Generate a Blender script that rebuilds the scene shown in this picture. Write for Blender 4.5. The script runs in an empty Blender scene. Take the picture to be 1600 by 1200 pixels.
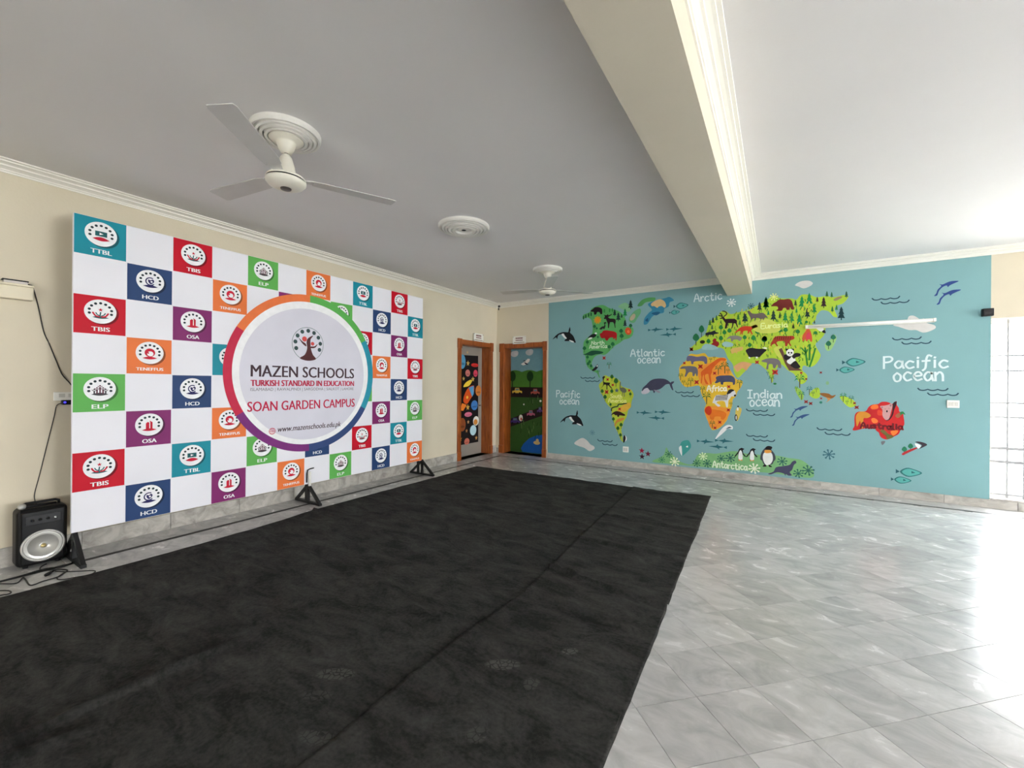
import bpy, bmesh, math, random
from mathutils import Vector, Matrix, noise
from mathutils.geometry import tessellate_polygon

# ------------------------------------------------------------------ camera, world, light, exposure
scene = bpy.context.scene
col = scene.collection
CAM_H = 1.42
F_PX, YAW, ROLL = 655.68, 0.56405, 0.00775
fw = Vector((-math.sin(YAW), math.cos(YAW), -0.00018)).normalized()
r0 = Vector((math.cos(YAW), math.sin(YAW), 0)); u0 = r0.cross(fw)
cr = r0 * math.cos(ROLL) + u0 * math.sin(ROLL)
cu = -r0 * math.sin(ROLL) + u0 * math.cos(ROLL)
cd = bpy.data.cameras.new('camera'); cam = bpy.data.objects.new('camera', cd); col.objects.link(cam)
cd.sensor_fit = 'HORIZONTAL'; cd.sensor_width = 36.0; cd.lens = F_PX / 1600 * 36.0
cd.clip_start = 0.05; cd.clip_end = 200
m = Matrix((cr, cu, -fw)).transposed().to_4x4(); m.translation = (0, 0, CAM_H); cam.matrix_world = m
scene.camera = cam

world = bpy.data.worlds.new('overcast_sky'); scene.world = world; world.use_nodes = True
bg = world.node_tree.nodes['Background']
bg.inputs['Color'].default_value = (0.94, 0.95, 1.0, 1); bg.inputs['Strength'].default_value = 9.0
sd = bpy.data.lights.new('sun', 'SUN'); sd.energy = 5.0; sd.angle = 0.02; sd.color = (1.0, 0.98, 0.95)
sun = bpy.data.objects.new('sun', sd); col.objects.link(sun)
sun.rotation_euler = Vector((1.0, -0.12, 1.15)).to_track_quat('Z', 'Y').to_euler()
scene.view_settings.view_transform = 'Standard'; scene.view_settings.look = 'None'
scene.view_settings.gamma = 1.0; scene.view_settings.use_curve_mapping = False
scene.view_settings.exposure = 1.7
scene.cycles.use_denoising = True
scene.cycles.max_bounces = 10; scene.cycles.diffuse_bounces = 6; scene.cycles.glossy_bounces = 4
scene.cycles.transparent_max_bounces = 12; scene.cycles.sample_clamp_indirect = 12

# ------------------------------------------------------------------ room dimensions (metres)
XL, YB, H, ZC = -4.947, 7.2105, 3.066, 2.987
XR, YR = 11.5, -7.5
RD = random.Random(7)

def portal(name, loc, rot, sx, sy):
    d = bpy.data.lights.new(name, 'AREA'); d.shape = 'RECTANGLE'; d.size = sx; d.size_y = sy
    d.cycles.is_portal = True
    o = bpy.data.objects.new(name, d); o.location = loc; o.rotation_euler = rot; col.objects.link(o)

WIN_BACK = (2.13, 3.75, 0.10, 2.235)                 # x0 x1 z0 z1
WIN_MORE_ADDED = [(8.4, 10.6)]                # unseen windows added to the same wall for more daylight, x spans
WIN_RIGHT = [(2.0, 4.4), (4.8, 6.9)]
WIN_REAR_ADDED = [(1.6, 3.8), (4.4, 6.6)]             # x spans, unseen windows added behind the viewer as fill light   # y spans
WR_Z = (0.06, 2.75)
portal('window_daylight', ((WIN_BACK[0] + WIN_BACK[1]) / 2, YB + 0.02, (WIN_BACK[2] + WIN_BACK[3]) / 2), (-math.pi / 2, 0, 0), WIN_BACK[1] - WIN_BACK[0], WIN_BACK[3] - WIN_BACK[2])
for a, b in WIN_MORE_ADDED: portal('window_daylight', ((a + b) / 2, YB + 0.02, 1.17), (-math.pi / 2, 0, 0), b - a, 2.13)
for a, b in WIN_REAR_ADDED: portal('window_daylight', ((a + b) / 2, YR - 0.02, 1.6), (math.pi / 2, 0, 0), b - a, 2.2)
for a, b in WIN_RIGHT:
    portal('window_daylight', (XR + 0.02, (a + b) / 2, (WR_Z[0] + WR_Z[1]) / 2), (0, math.pi / 2, 0), WR_Z[1] - WR_Z[0], b - a)

# ------------------------------------------------------------------ helpers
def ray(px, py):
    return fw + cr * ((px - 800) / F_PX) + cu * ((600 - py) / F_PX)
CP = Vector((0, 0, CAM_H))
def onplane(axis, val, px, py):
    d = ray(px, py); return CP + d * ((val - CP[axis]) / d[axis])
def project(P):
    d = Vector(P) - CP; w = d.dot(fw)
    return (800 + F_PX * d.dot(cr) / w, 600 - F_PX * d.dot(cu) / w, w)

class Surf:
    """a vertical plane seen from the room: u runs to the viewer's right, v is height, n comes out of it"""
    def __init__(s, axis, val):
        s.axis, s.val = axis, val
        s.U = Vector((0, 1, 0)) if axis == 0 else Vector((1, 0, 0))
        s.N = Vector((1, 0, 0)) if axis == 0 else Vector((0, -1, 0))
    def at(s, u, v, n=0.0):
        p = s.U * u + Vector((0, 0, v)) + s.N * n
        p[s.axis] += s.val
        return p
    def px(s, x, y):
        p = onplane(s.axis, s.val, x, y); return (p[1 - s.axis], p[2])

def lin(c):
    c = c / 255.0
    return c / 12.92 if c <= 0.04045 else ((c + 0.055) / 1.055) ** 2.4
def rgb(r, g, b): return (lin(r), lin(g), lin(b), 1)

MATS = {}
def mat(name, c, rough=0.6, metal=0.0, vary=0.0, scale=8.0, bump=0.0, bscale=40.0, spec=0.5, rnd=0.0):
    """Principled surface; vary = noise in the colour, bump = fine relief, rnd = tone change per object"""
    if name in MATS: return MATS[name]
    m = bpy.data.materials.new(name); m.use_nodes = True; MATS[name] = m
    nt = m.node_tree; b = nt.nodes['Principled BSDF']
    b.inputs['Base Color'].default_value = c; b.inputs['Roughness'].default_value = rough
    b.inputs['Metallic'].default_value = metal; b.inputs['Specular IOR Level'].default_value = spec
    tc = nt.nodes.new('ShaderNodeTexCoord')
    if vary or rnd:
        nz = nt.nodes.new('ShaderNodeTexNoise'); nz.inputs['Scale'].default_value = scale; nz.inputs['Detail'].default_value = 5
        nt.links.new(tc.outputs['Object'], nz.inputs['Vector'])
        mr = nt.nodes.new('ShaderNodeMapRange'); mr.inputs['From Min'].default_value = 0.25; mr.inputs['From Max'].default_value = 0.75
        mr.inputs['To Min'].default_value = 1 - vary; mr.inputs['To Max'].default_value = 1 + vary
        nt.links.new(nz.outputs['Fac'], mr.inputs['Value'])
        val = mr.outputs['Result']
        if rnd:
            oi = nt.nodes.new('ShaderNodeObjectInfo'); m2 = nt.nodes.new('ShaderNodeMapRange')
            m2.inputs['To Min'].default_value = 1 - rnd; m2.inputs['To Max'].default_value = 1 + rnd
            nt.links.new(oi.outputs['Random'], m2.inputs['Value'])
            mm = nt.nodes.new('ShaderNodeMath'); mm.operation = 'MULTIPLY'
            nt.links.new(val, mm.inputs[0]); nt.links.new(m2.outputs['Result'], mm.inputs[1]); val = mm.outputs[0]
        mx = nt.nodes.new('ShaderNodeVectorMath'); mx.operation = 'SCALE'
        mx.inputs[0].default_value = c[:3]; nt.links.new(val, mx.inputs['Scale'])
        nt.links.new(mx.outputs[0], b.inputs['Base Color'])
    if bump:
        n2 = nt.nodes.new('ShaderNodeTexNoise'); n2.inputs['Scale'].default_value = bscale; n2.inputs['Detail'].default_value = 4
        nt.links.new(tc.outputs['Object'], n2.inputs['Vector'])
        bp = nt.nodes.new('ShaderNodeBump'); bp.inputs['Strength'].default_value = bump; bp.inputs['Distance'].default_value = 0.01
        nt.links.new(n2.outputs['Fac'], bp.inputs['Height']); nt.links.new(bp.outputs['Normal'], b.inputs['Normal'])
    return m
def paint(r, g, b):
    """matt wall paint or print ink of one colour"""
    return mat('paint_%d_%d_%d' % (r, g, b), rgb(r, g, b), 0.55, vary=0.06, scale=14, spec=0.2)

WPOS = {}
def link(o, parent=None, wl=(0, 0, 0)):
    """links o with its origin at world point wl (all parents are unrotated)"""
    col.objects.link(o); wl = Vector(wl)
    if parent is not None:
        o.parent = parent; o.location = wl - WPOS[parent.name]
    else: o.location = wl
    WPOS[o.name] = wl
    return o
def tag(o, label=None, cat=None, group=None, kind=None):
    if label: o['label'] = label
    if cat: o['category'] = cat
    if group: o['group'] = group
    if kind: o['kind'] = kind
    return o
def empty(name, loc=(0, 0, 0), parent=None):
    o = bpy.data.objects.new(name, None); o.empty_display_size = 0.1
    return link(o, parent, loc)

class MB:
    def __init__(s): s.v, s.f, s.mi, s.mats, s.sm = [], [], [], [], []
    def m(s, material):
        if material not in s.mats: s.mats.append(material)
        return s.mats.index(material)
    def add(s, vs, fs, material, smooth=False):
        b = len(s.v); s.v += [tuple(v) for v in vs]; k = s.m(material)
        for f in fs: s.f.append([b + i for i in f]); s.mi.append(k); s.sm.append(smooth)
        return s
    def box(s, a, b, material):
        x0, y0, z0 = [min(p, q) for p, q in zip(a, b)]; x1, y1, z1 = [max(p, q) for p, q in zip(a, b)]
        vs = [(x0, y0, z0), (x1, y0, z0), (x1, y1, z0), (x0, y1, z0), (x0, y0, z1), (x1, y0, z1), (x1, y1, z1), (x0, y1, z1)]
        return s.add(vs, [(3, 2, 1, 0), (4, 5, 6, 7), (0, 1, 5, 4), (1, 2, 6, 5), (2, 3, 7, 6), (3, 0, 4, 7)], material)
    def bar(s, a, b, w, h, material, up=(0, 0, 1)):
        """square bar from a to b"""
        a, b = Vector(a), Vector(b); d = (b - a).normalized(); up = Vector(up)
        if abs(d.dot(up)) > 0.95: up = Vector((1, 0, 0))
        sx = d.cross(up).normalized() * (w / 2); sy = sx.cross(d).normalized() * (h / 2)
        vs = [p + i * sx + j * sy for p in (a, b) for i, j in ((-1, -1), (1, -1), (1, 1), (-1, 1))]
        return s.add(vs, [(3, 2, 1, 0), (4, 5, 6, 7), (0, 1, 5, 4), (1, 2, 6, 5), (2, 3, 7, 6), (3, 0, 4, 7)], material)
    def tube(s, pts, r, material, n=8, caps=True):
        pts = [Vector(p) for p in pts]; rings = []; ref = Vector((0, 0, 1))
        for i, p in enumerate(pts):
            d = (pts[min(i + 1, len(pts) - 1)] - pts[max(i - 1, 0)]).normalized()
            q = ref if abs(d.dot(ref)) < 0.95 else Vector((1, 0, 0))
            a = d.cross(q).normalized(); b = a.cross(d)
            rr = r[i] if isinstance(r, (list, tuple)) else r
            rings.append([p + a * (math.cos(t) * rr) + b * (math.sin(t) * rr) for t in [2 * math.pi * k / n for k in range(n)]])
        vs = [v for g in rings for v in g]; fs = []
        for i in range(len(pts) - 1):
            for k in range(n): fs.append((i * n + k, i * n + (k + 1) % n, (i + 1) * n + (k + 1) % n, (i + 1) * n + k))
        if caps: fs += [tuple(range(n))[::-1], tuple((len(pts) - 1) * n + k for k in range(n))]
        return s.add(vs, fs, material, True)
    def lathe(s, prof, material, c=(0, 0, 0), n=40, axis='z', flat=False):
        """prof: (radius, height) pairs turned about an axis through c"""
        vs = []
        for r, h in prof:
            for k in range(n):
                t = 2 * math.pi * k / n; a, b = r * math.cos(t), r * math.sin(t)
                p = {'z': (a, b, h), 'x': (h, a, b), 'y': (a, h, b)}[axis]
                vs.append((c[0] + p[0], c[1] + p[1], c[2] + p[2]))
        fs = [(i * n + k, i * n + (k + 1) % n, (i + 1) * n + (k + 1) % n, (i + 1) * n + k) for i in range(len(prof) - 1) for k in range(n)]
        fs += [tuple(range(n))[::-1], tuple((len(prof) - 1) * n + k for k in range(n))]
        return s.add(vs, fs, material, not flat)
    def sweep(s, prof, a, b, out, material):
        """profile of (distance along out, z) pairs swept from a to b"""
        a, b, out = Vector(a), Vector(b), Vector(out); n = len(prof)
        vs = [p + out * d + Vector((0, 0, z)) for p in (a, b) for d, z in prof]
        return s.add(vs, [(i, i + 1, n + i + 1, n + i) for i in range(n - 1)] + [tuple(range(n)), tuple(range(n, 2 * n))], material)
    # flat print on a Surf
    def poly(s, sf, pts, n, material):
        tr = tessellate_polygon([[Vector((x, y, 0)) for x, y in pts]])
        fs = []
        for t in tr:
            (ax, ay), (bx, by), (cx, cy) = [pts[i] for i in t]
            fs.append(t if (bx - ax) * (cy - ay) - (by - ay) * (cx - ax) > 0 else t[::-1])
        return s.add([sf.at(x, y, n) for x, y in pts], fs, material)
    def disc(s, sf, c, r, n, material, k=28, ry=None, a0=0.0, a1=2 * math.pi, r_in=0.0):
        ry = r if ry is None else ry
        if r_in:
            vs, fs = [], []
            for i in range(k + 1):
                t = a0 + (a1 - a0) * i / k
                vs += [sf.at(c[0] + r * math.cos(t), c[1] + r * math.sin(t), n), sf.at(c[0] + r_in * math.cos(t), c[1] + r_in * math.sin(t), n)]
            fs = [(2 * i, 2 * i + 2, 2 * i + 3, 2 * i + 1) for i in range(k)]
            return s.add(vs, fs, material)
        vs = [sf.at(c[0] + r * math.cos(2 * math.pi * i / k), c[1] + ry * math.sin(2 * math.pi * i / k), n) for i in range(k)]
        return s.add(vs, [tuple(range(k))], material)
    def ribbon(s, sf, pts, w, n, material):
        pts = [Vector(p) for p in pts]; vs = []; L = len(pts)
        for i, p in enumerate(pts):
            d = (pts[min(i + 1, L - 1)] - pts[max(i - 1, 0)])
            d = d.normalized() if d.length > 1e-9 else Vector((1, 0))
            nn = Vector((-d[1], d[0])) * (w / 2)
            if i in (0, L - 1): p = p + d * (w * 0.35 * (1 if i else -1))
            vs += [sf.at(p[0] - nn[0], p[1] - nn[1], n), sf.at(p[0] + nn[0], p[1] + nn[1], n)]
        return s.add(vs, [(2 * i, 2 * i + 2, 2 * i + 3, 2 * i + 1) for i in range(L - 1)], material)
    def mesh(s, name):
        me = bpy.data.meshes.new(name); me.from_pydata(s.v, [], s.f)
        for mm in s.mats: me.materials.append(mm)
        me.polygons.foreach_set('material_index', s.mi); me.polygons.foreach_set('use_smooth', s.sm)
        me.update(); return me
    def build(s, name, parent=None, wl=(0, 0, 0)):
        return link(bpy.data.objects.new(name, s.mesh(name)), parent, wl)

def smooth(pts, k=4, closed=True):
    """Catmull-Rom through pts"""
    n = len(pts); out = []
    for i in range(n if closed else n - 1):
        g = (lambda j: pts[j % n]) if closed else (lambda j: pts[max(0, min(n - 1, j))])
        p0, p1, p2, p3 = g(i - 1), g(i), g(i + 1), g(i + 2)
        for q in range(k):
            t = q / k; t2, t3 = t * t, t * t * t
            out.append(tuple(0.5 * (2 * p1[a] + (p2[a] - p0[a]) * t + (2 * p0[a] - 5 * p1[a] + 4 * p2[a] - p3[a]) * t2 + (3 * p1[a] - p0[a] - 3 * p2[a] + p3[a]) * t3) for a in (0, 1)))
    if not closed: out.append(tuple(pts[-1]))
    return out
def bevel(o, w=0.004, seg=2):
    md = o.modifiers.new('bevel', 'BEVEL'); md.width = w; md.segments = seg; md.limit_method = 'ANGLE'; md.angle_limit = 0.6
    return o

TXT = {}
def text_mesh(body, thick=0.0):
    """verts and faces of built-in-font lettering, in its own units, with its bounds"""
    key = (body, thick)
    if key in TXT: return TXT[key]
    cv = bpy.data.curves.new('lettering', 'FONT'); cv.body = body; cv.offset = thick; cv.resolution_u = 3
    o = bpy.data.objects.new('lettering', cv); col.objects.link(o)
    bpy.context.view_layer.update()
    me = bpy.data.meshes.new_from_object(o.evaluated_get(bpy.context.evaluated_depsgraph_get()))
    vs = [(v.co.x, v.co.y) for v in me.vertices]; fs = [tuple(p.vertices) for p in me.polygons]
    bpy.data.objects.remove(o); bpy.data.curves.remove(cv); bpy.data.meshes.remove(me)
    xs, ys = [v[0] for v in vs], [v[1] for v in vs]
    TXT[key] = (vs, fs, min(xs), max(xs), min(ys), max(ys)); return TXT[key]
def lettering(mb, sf, body, u0, u1, v0, v1, n, material, thick=0.0, slant=0.0):
    vs, fs, x0, x1, y0, y1 = text_mesh(body)
    out = []
    for x, y in vs:
        b = v0 + (y - y0) / (y1 - y0) * (v1 - v0)
        out.append(sf.at(u0 + (x - x0) / (x1 - x0) * (u1 - u0) + slant * (b - v0), b, n))
    mb.add(out, fs, material)
    if thick:                                         # heavier strokes: a second pass set a little to the right
        d = thick * (v1 - v0); q = sf.at(d, 0, 0.00015) - sf.at(0, 0, 0)
        mb.add([Vector(p) + q for p in out], fs, material)

# ------------------------------------------------------------------ materials of the room
CREAM = mat('cream_wall_paint', rgb(216, 206, 184), 0.7, vary=0.03, scale=2.5, bump=0.06, bscale=60, spec=0.25)
CEIL = mat('white_ceiling_paint', rgb(236, 234, 234), 0.8, vary=0.02, scale=1.2, bump=0.04, bscale=50, spec=0.2)
CORN = mat('cornice_gloss_white', rgb(240, 237, 228), 0.45, vary=0.01)
WHITE_PL = mat('white_plastic', rgb(236, 234, 226), 0.35, vary=0.02)
BLACK_PL = mat('black_plastic', rgb(8, 8, 9), 0.45, vary=0.1, spec=0.3)
BLACK_MT = mat('black_painted_steel', rgb(18, 17, 17), 0.45, vary=0.1)
CHROME = mat('silver_metal', rgb(205, 205, 203), 0.25, metal=0.9, vary=0.03)
CABLE = mat('black_cable', rgb(14, 14, 14), 0.55, vary=0.1)

def marble(name, c, dark, rough, rnd, seed=0.0):
    m = bpy.data.materials.new(name); m.use_nodes = True; nt = m.node_tree; b = nt.nodes['Principled BSDF']
    tc = nt.nodes.new('ShaderNodeTexCoord'); oi = nt.nodes.new('ShaderNodeObjectInfo')
    off = nt.nodes.new('ShaderNodeVectorMath'); off.operation = 'MULTIPLY_ADD'
    cmb = nt.nodes.new('ShaderNodeCombineXYZ')
    for k in range(3): nt.links.new(oi.outputs['Random'], cmb.inputs[k])
    off.inputs[1].default_value = (37, 53, 11)
    nt.links.new(cmb.outputs[0], off.inputs[0]); nt.links.new(tc.outputs['Object'], off.inputs[2])
    mp = nt.nodes.new('ShaderNodeMapping'); mp.inputs['Scale'].default_value = (3.2, 6.0, 6.0); mp.inputs['Rotation'].default_value = (0, 0, 0.5)
    nt.links.new(off.outputs[0], mp.inputs['Vector'])
    nz = nt.nodes.new('ShaderNodeTexNoise'); nz.inputs['Scale'].default_value = 1.3; nz.inputs['Detail'].default_value = 9; nz.inputs['Roughness'].default_value = 0.62; nz.inputs['Distortion'].default_value = 0.9
    nt.links.new(mp.outputs[0], nz.inputs['Vector'])
    rp = nt.nodes.new('ShaderNodeValToRGB'); e = rp.color_ramp.elements
    e[0].position = 0.3; e[0].color = dark; e[1].position = 0.62; e[1].color = c
    nt.links.new(nz.outputs['Fac'], rp.inputs['Fac'])
    mr = nt.nodes.new('ShaderNodeMapRange'); mr.inputs['To Min'].default_value = 1 - rnd; mr.inputs['To Max'].default_value = 1 + rnd * 0.6
    nt.links.new(oi.outputs['Random'], mr.inputs['Value'])
    sc = nt.nodes.new('ShaderNodeVectorMath'); sc.operation = 'SCALE'
    nt.links.new(rp.outputs[0], sc.inputs[0]); nt.links.new(mr.outputs[0], sc.inputs['Scale']); nt.links.new(sc.outputs[0], b.inputs['Base Color'])
    r2 = nt.nodes.new('ShaderNodeMapRange'); r2.inputs['To Min'].default_value = rough * 0.75; r2.inputs['To Max'].default_value = rough * 1.3
    nt.links.new(nz.outputs['Fac'], r2.inputs['Value']); nt.links.new(r2.outputs[0], b.inputs['Roughness'])
    bp = nt.nodes.new('ShaderNodeBump'); bp.inputs['Strength'].default_value = 0.05; bp.inputs['Distance'].default_value = 0.004
    nt.links.new(nz.outputs['Fac'], bp.inputs['Height']); nt.links.new(bp.outputs[0], b.inputs['Normal'])
    return m
MARBLE = marble('grey_marble', rgb(203, 202, 202), rgb(171, 171, 171), 0.25, 0.13)
MARBLE_SK = marble('skirting_marble', rgb(190, 186, 178), rgb(140, 134, 126), 0.4, 0.12)
GROUT = mat('grey_grout', rgb(186, 186, 183), 0.8, vary=0.08)
INLAY = mat('black_marble_inlay', rgb(38, 38, 37), 0.5, vary=0.2, spec=0.3)

def wood(name, c, dark):
    m = bpy.data.materials.new(name); m.use_nodes = True; nt = m.node_tree; b = nt.nodes['Principled BSDF']
    tc = nt.nodes.new('ShaderNodeTexCoord'); mp = nt.nodes.new('ShaderNodeMapping'); mp.inputs['Scale'].default_value = (14, 14, 1.2)
    nt.links.new(tc.outputs['Object'], mp.inputs[0])
    nz = nt.nodes.new('ShaderNodeTexNoise'); nz.inputs['Scale'].default_value = 2.5; nz.inputs['Detail'].default_value = 6; nz.inputs['Distortion'].default_value = 1.2
    nt.links.new(mp.outputs[0], nz.inputs['Vector'])
    rp = nt.nodes.new('ShaderNodeValToRGB'); e = rp.color_ramp.elements
    e[0].position = 0.3; e[0].color = dark; e[1].position = 0.7; e[1].color = c
    nt.links.new(nz.outputs['Fac'], rp.inputs[0]); nt.links.new(rp.outputs[0], b.inputs['Base Color']); b.inputs['Roughness'].default_value = 0.35
    return m
WOOD = wood('varnished_wood', rgb(176, 96, 38), rgb(120, 56, 18))

# ------------------------------------------------------------------ shell
WT = 0.36                                             # wall thickness
D1 = (6.03, 6.985, 2.165)                             # left wall doorway: y0 y1 top
D2 = (-4.77, -3.835, 2.165)                           # back wall doorway: x0 x1 top
def wall_with_holes(name, axis, plane, depth, a0, a1, holes, material, label):
    """wall slab from plane to plane+depth along axis; holes are (a, b, z0, z1) along the other axis"""
    mb = MB(); holes = sorted(holes); cuts = [a0]
    def seg(a, b, z0, z1):
        if b - a < 1e-4 or z1 - z0 < 1e-4: return
        if axis == 0: mb.box((plane, a, z0), (plane + depth, b, z1), material)
        else: mb.box((a, plane, z0), (b, plane + depth, z1), material)
    cur = a0
    for a, b, z0, z1 in holes:
        seg(cur, a, -0.1, H); seg(a, b, -0.1, z0); seg(a, b, z1, H); cur = b
    seg(cur, a1, -0.1, H)
    for a, b, z0, z1 in holes:                        # unseen slabs added behind the doors to block leaking daylight
        if z0 == 0:
            e_ = plane + depth * 0.9
            mb.box((e_, a, z0) if axis == 0 else (a, e_, z0), (plane + depth, b, z1) if axis == 0 else (b, plane + depth, z1), material)
    return tag(mb.build(name), label, kind='structure')
wall_with_holes('wall_left', 0, XL, -WT, YR, YB, [(D1[0], D1[1], 0, D1[2])], CREAM, 'cream painted wall behind the checkered backdrop')
wall_with_holes('wall_back', 1, YB, WT, XL - WT, XR + WT, [(D2[0], D2[1], 0, D2[2]), WIN_BACK] + [(a, b, WIN_BACK[2], WIN_BACK[3]) for a, b in WIN_MORE_ADDED], CREAM, 'cream painted wall carrying the world map mural')
wall_with_holes('wall_right', 0, XR, WT, YR, YB, [(a, b) + WR_Z for a, b in WIN_RIGHT], CREAM, 'cream painted wall with tall windows out of view')
wall_with_holes('wall_rear', 1, YR, -WT, XL - WT, XR + WT, [(a, b, 0.5, 2.7) for a, b in WIN_REAR_ADDED], CREAM, 'cream painted wall behind the viewer')
tag(MB().box((XL - WT, YR - WT, H), (XR + WT, YB + WT, H + 0.25), CEIL).build('ceiling'), 'flat white painted ceiling', kind='structure')
BX0, BX1, BZ = -0.657, -0.331, 2.795
bm_ = MB().box((BX0, YR, BZ), (BX1, YB, H), mat('beam_paint', rgb(216, 208, 190), 0.7, vary=0.03, scale=2, bump=0.05, spec=0.25))
tag(bm_.build('ceiling_beam'), 'cream painted ceiling beam running from the viewer to the mural wall', kind='structure')
PROF = [(0, ZC), (0.010, ZC), (0.012, ZC + .010), (0.020, ZC + .012), (0.024, ZC + .022), (0.045, ZC + .033), (0.058, ZC + .036), (0.060, ZC + .047), (0.080, ZC + .054), (0.096, ZC + .057), (0.098, ZC + .066), (0.118, ZC + .069), (0.120, H - 0.001), (0, H - 0.001)]
def cornice(n, a, b, out, label):
    tag(MB().sweep(PROF, a, b, out, CORN).build('trim_%d' % n), label, kind='structure')
cornice(1, (XL, YR, 0), (XL, YB, 0), (1, 0, 0), 'stepped white cornice along the wall above the backdrop')
cornice(2, (XL, YB, 0), (BX0, YB, 0), (0, -1, 0), 'stepped white cornice above the doors and the left half of the mural')
cornice(3, (BX1, YB, 0), (XR, YB, 0), (0, -1, 0), 'stepped white cornice above the right half of the mural')
cornice(4, (BX1, YR, 0), (BX1, YB, 0), (1, 0, 0), 'stepped white cornice along the ceiling beam')
cornice(5, (XR, YR, 0), (XR, YB, 0), (-1, 0, 0), 'stepped white cornice above the tall windows')

# skirting: marble slabs, each a part
def skirting(name, axis, plane, sgn, spans, label, hgt):
    root = tag(empty(name, (XL, 0, 0) if axis == 0 else (0, YB, 0)), label, kind='structure')
    for a, b in spans:
        n = max(1, round((b - a) / 0.61)); st = (b - a) / n
        for i in range(n):
            p, q = a + i * st + 0.001, a + (i + 1) * st - 0.001; mb = MB()
            if axis == 0: mb.box((plane, p, 0), (plane + sgn * 0.018, q, hgt), MARBLE_SK)
            else: mb.box((p, plane, 0), (q, plane + sgn * 0.018, hgt), MARBLE_SK)
            bevel(mb.build('slab', root), 0.003)
    return root
skirting('baseboard_left', 0, XL, 1, [(YR, D1[0] - 0.09), (D1[1] + 0.075, YB - 0.02)], 'grey marble skirting below the backdrop', .148)
skirting('baseboard_back', 1, YB, -1, [(XL + 0.02, D2[0] - 0.075), (D2[1] + 0.09, XR - 0.02)], 'grey marble skirting below the mural', .1)

# ------------------------------------------------------------------ floor: diagonal marble tiles, black inlay line, border slabs
E_IN = 0.328; LW = 0.052
fl = tag(MB().box((XL - WT, YR - WT, -0.1), (XR + WT, YB + WT, -0.0035), GROUT).build('floor'), 'polished grey marble floor laid in diagonal tiles', kind='structure')
FX0, FX1, FY0, FY1 = XL + E_IN + LW / 2, XR - E_IN - LW / 2, YR + E_IN + LW / 2, YB - E_IN - LW / 2
def clip(poly, x0, x1, y0, y1):
    for ax, lim, sg in ((0, x0, 1), (0, x1, -1), (1, y0, 1), (1, y1, -1)):
        out = []
        for i in range(len(poly)):
            p, q = poly[i - 1], poly[i]; ip, iq = sg * (p[ax] - lim) >= 0, sg * (q[ax] - lim) >= 0
            if ip != iq:
                t = (lim - p[ax]) / (q[ax] - p[ax]); out.append((p[0] + (q[0] - p[0]) * t, p[1] + (q[1] - p[1]) * t))
            if iq: out.append(q)
        poly = out
        if len(poly) < 3: return []
    return poly
def slab(mb, poly, z0, z1, cx=0, cy=0, material=MARBLE, ch=0.0009):
    """prism with a chamfered top edge"""
    gx = sum(p[0] for p in poly) / len(poly); gy = sum(p[1] for p in poly) / len(poly)
    def ins(p, d):
        L = math.hypot(p[0] - gx, p[1] - gy) or 1; return (p[0] - (p[0] - gx) / L * d, p[1] - (p[1] - gy) / L * d)
    n = len(poly)
    vs = [(p[0] - cx, p[1] - cy, z0) for p in poly] + [(p[0] - cx, p[1] - cy, z1 - ch) for p in poly] + [(q[0] - cx, q[1] - cy, z1) for q in (ins(p, ch * 1.6) for p in poly)]
    fs = [(i, (i + 1) % n, n + (i + 1) % n, n + i) for i in range(n)] + [(n + i, n + (i + 1) % n, 2 * n + (i + 1) % n, 2 * n + i) for i in range(n)] + [tuple(range(2 * n, 3 * n))]
    mb.add(vs, fs, material)
TS = 0.305; GAP = 0.0008; S2 = math.sqrt(0.5)
carpet_x = lambda y: (-4.20, -0.75 if y > 4 else -0.66)
cells = []
for i in range(-60, 60):
    for j in range(-60, 60):
        cuu, cvv = 1.557 + (i + 0.5) * TS, 1.375 + (j + 0.5) * TS
        cx, cy = (cuu - cvv) * S2, (cuu + cvv) * S2
        if not (FX0 - .25 < cx < FX1 + .25 and FY0 - .25 < cy < FY1 + .25): continue
        hh = (TS / 2 - GAP) * math.sqrt(2)
        full = [(cx + hh, cy), (cx, cy + hh), (cx - hh, cy), (cx, cy - hh)]
        pl = clip(full, FX0, FX1, FY0, FY1)
        if len(pl) < 3: continue
        area = abs(sum(pl[k - 1][0] * pl[k][1] - pl[k][0] * pl[k - 1][1] for k in range(len(pl)))) / 2
        if area < 0.002: continue
        gx = sum(p[0] for p in pl) / len(pl); gy = sum(p[1] for p in pl) / len(pl)
        lo, hi = carpet_x(gy)
        if all(lo + .1 < p[0] < hi - .1 and -1.2 < p[1] < 5.6 for p in pl): continue
        px_, py_, w = project((gx, gy, 0))
        vis = w > 0.3 and -40 < px_ < 1640 and 600 < py_ < 1260
        size = area / (w ** 3) if vis else 0
        cells.append((size, cx, cy, gx, gy, pl, area > 0.999 * 2 * hh * hh))
cells.sort(key=lambda c: -c[0])
tile_me = None; far_mb = MB()
for k, (size, cx, cy, gx, gy, pl, whole) in enumerate(cells):
    if size > 0 and k < 300:
        if whole:
            if tile_me is None:
                t_ = MB(); slab(t_, pl, -0.0034, 0, cx, cy); tile_me = t_.mesh('tile')
            link(bpy.data.objects.new('tile', tile_me), fl, (cx, cy, 0))
        else:
            t_ = MB(); slab(t_, pl, -0.0034, 0, gx, gy); t_.build('tile', fl, (gx, gy, 0))
    else: slab(far_mb, pl, -0.0034, 0)
tag(far_mb.build('far_tiles', fl), kind='stuff')
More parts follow.
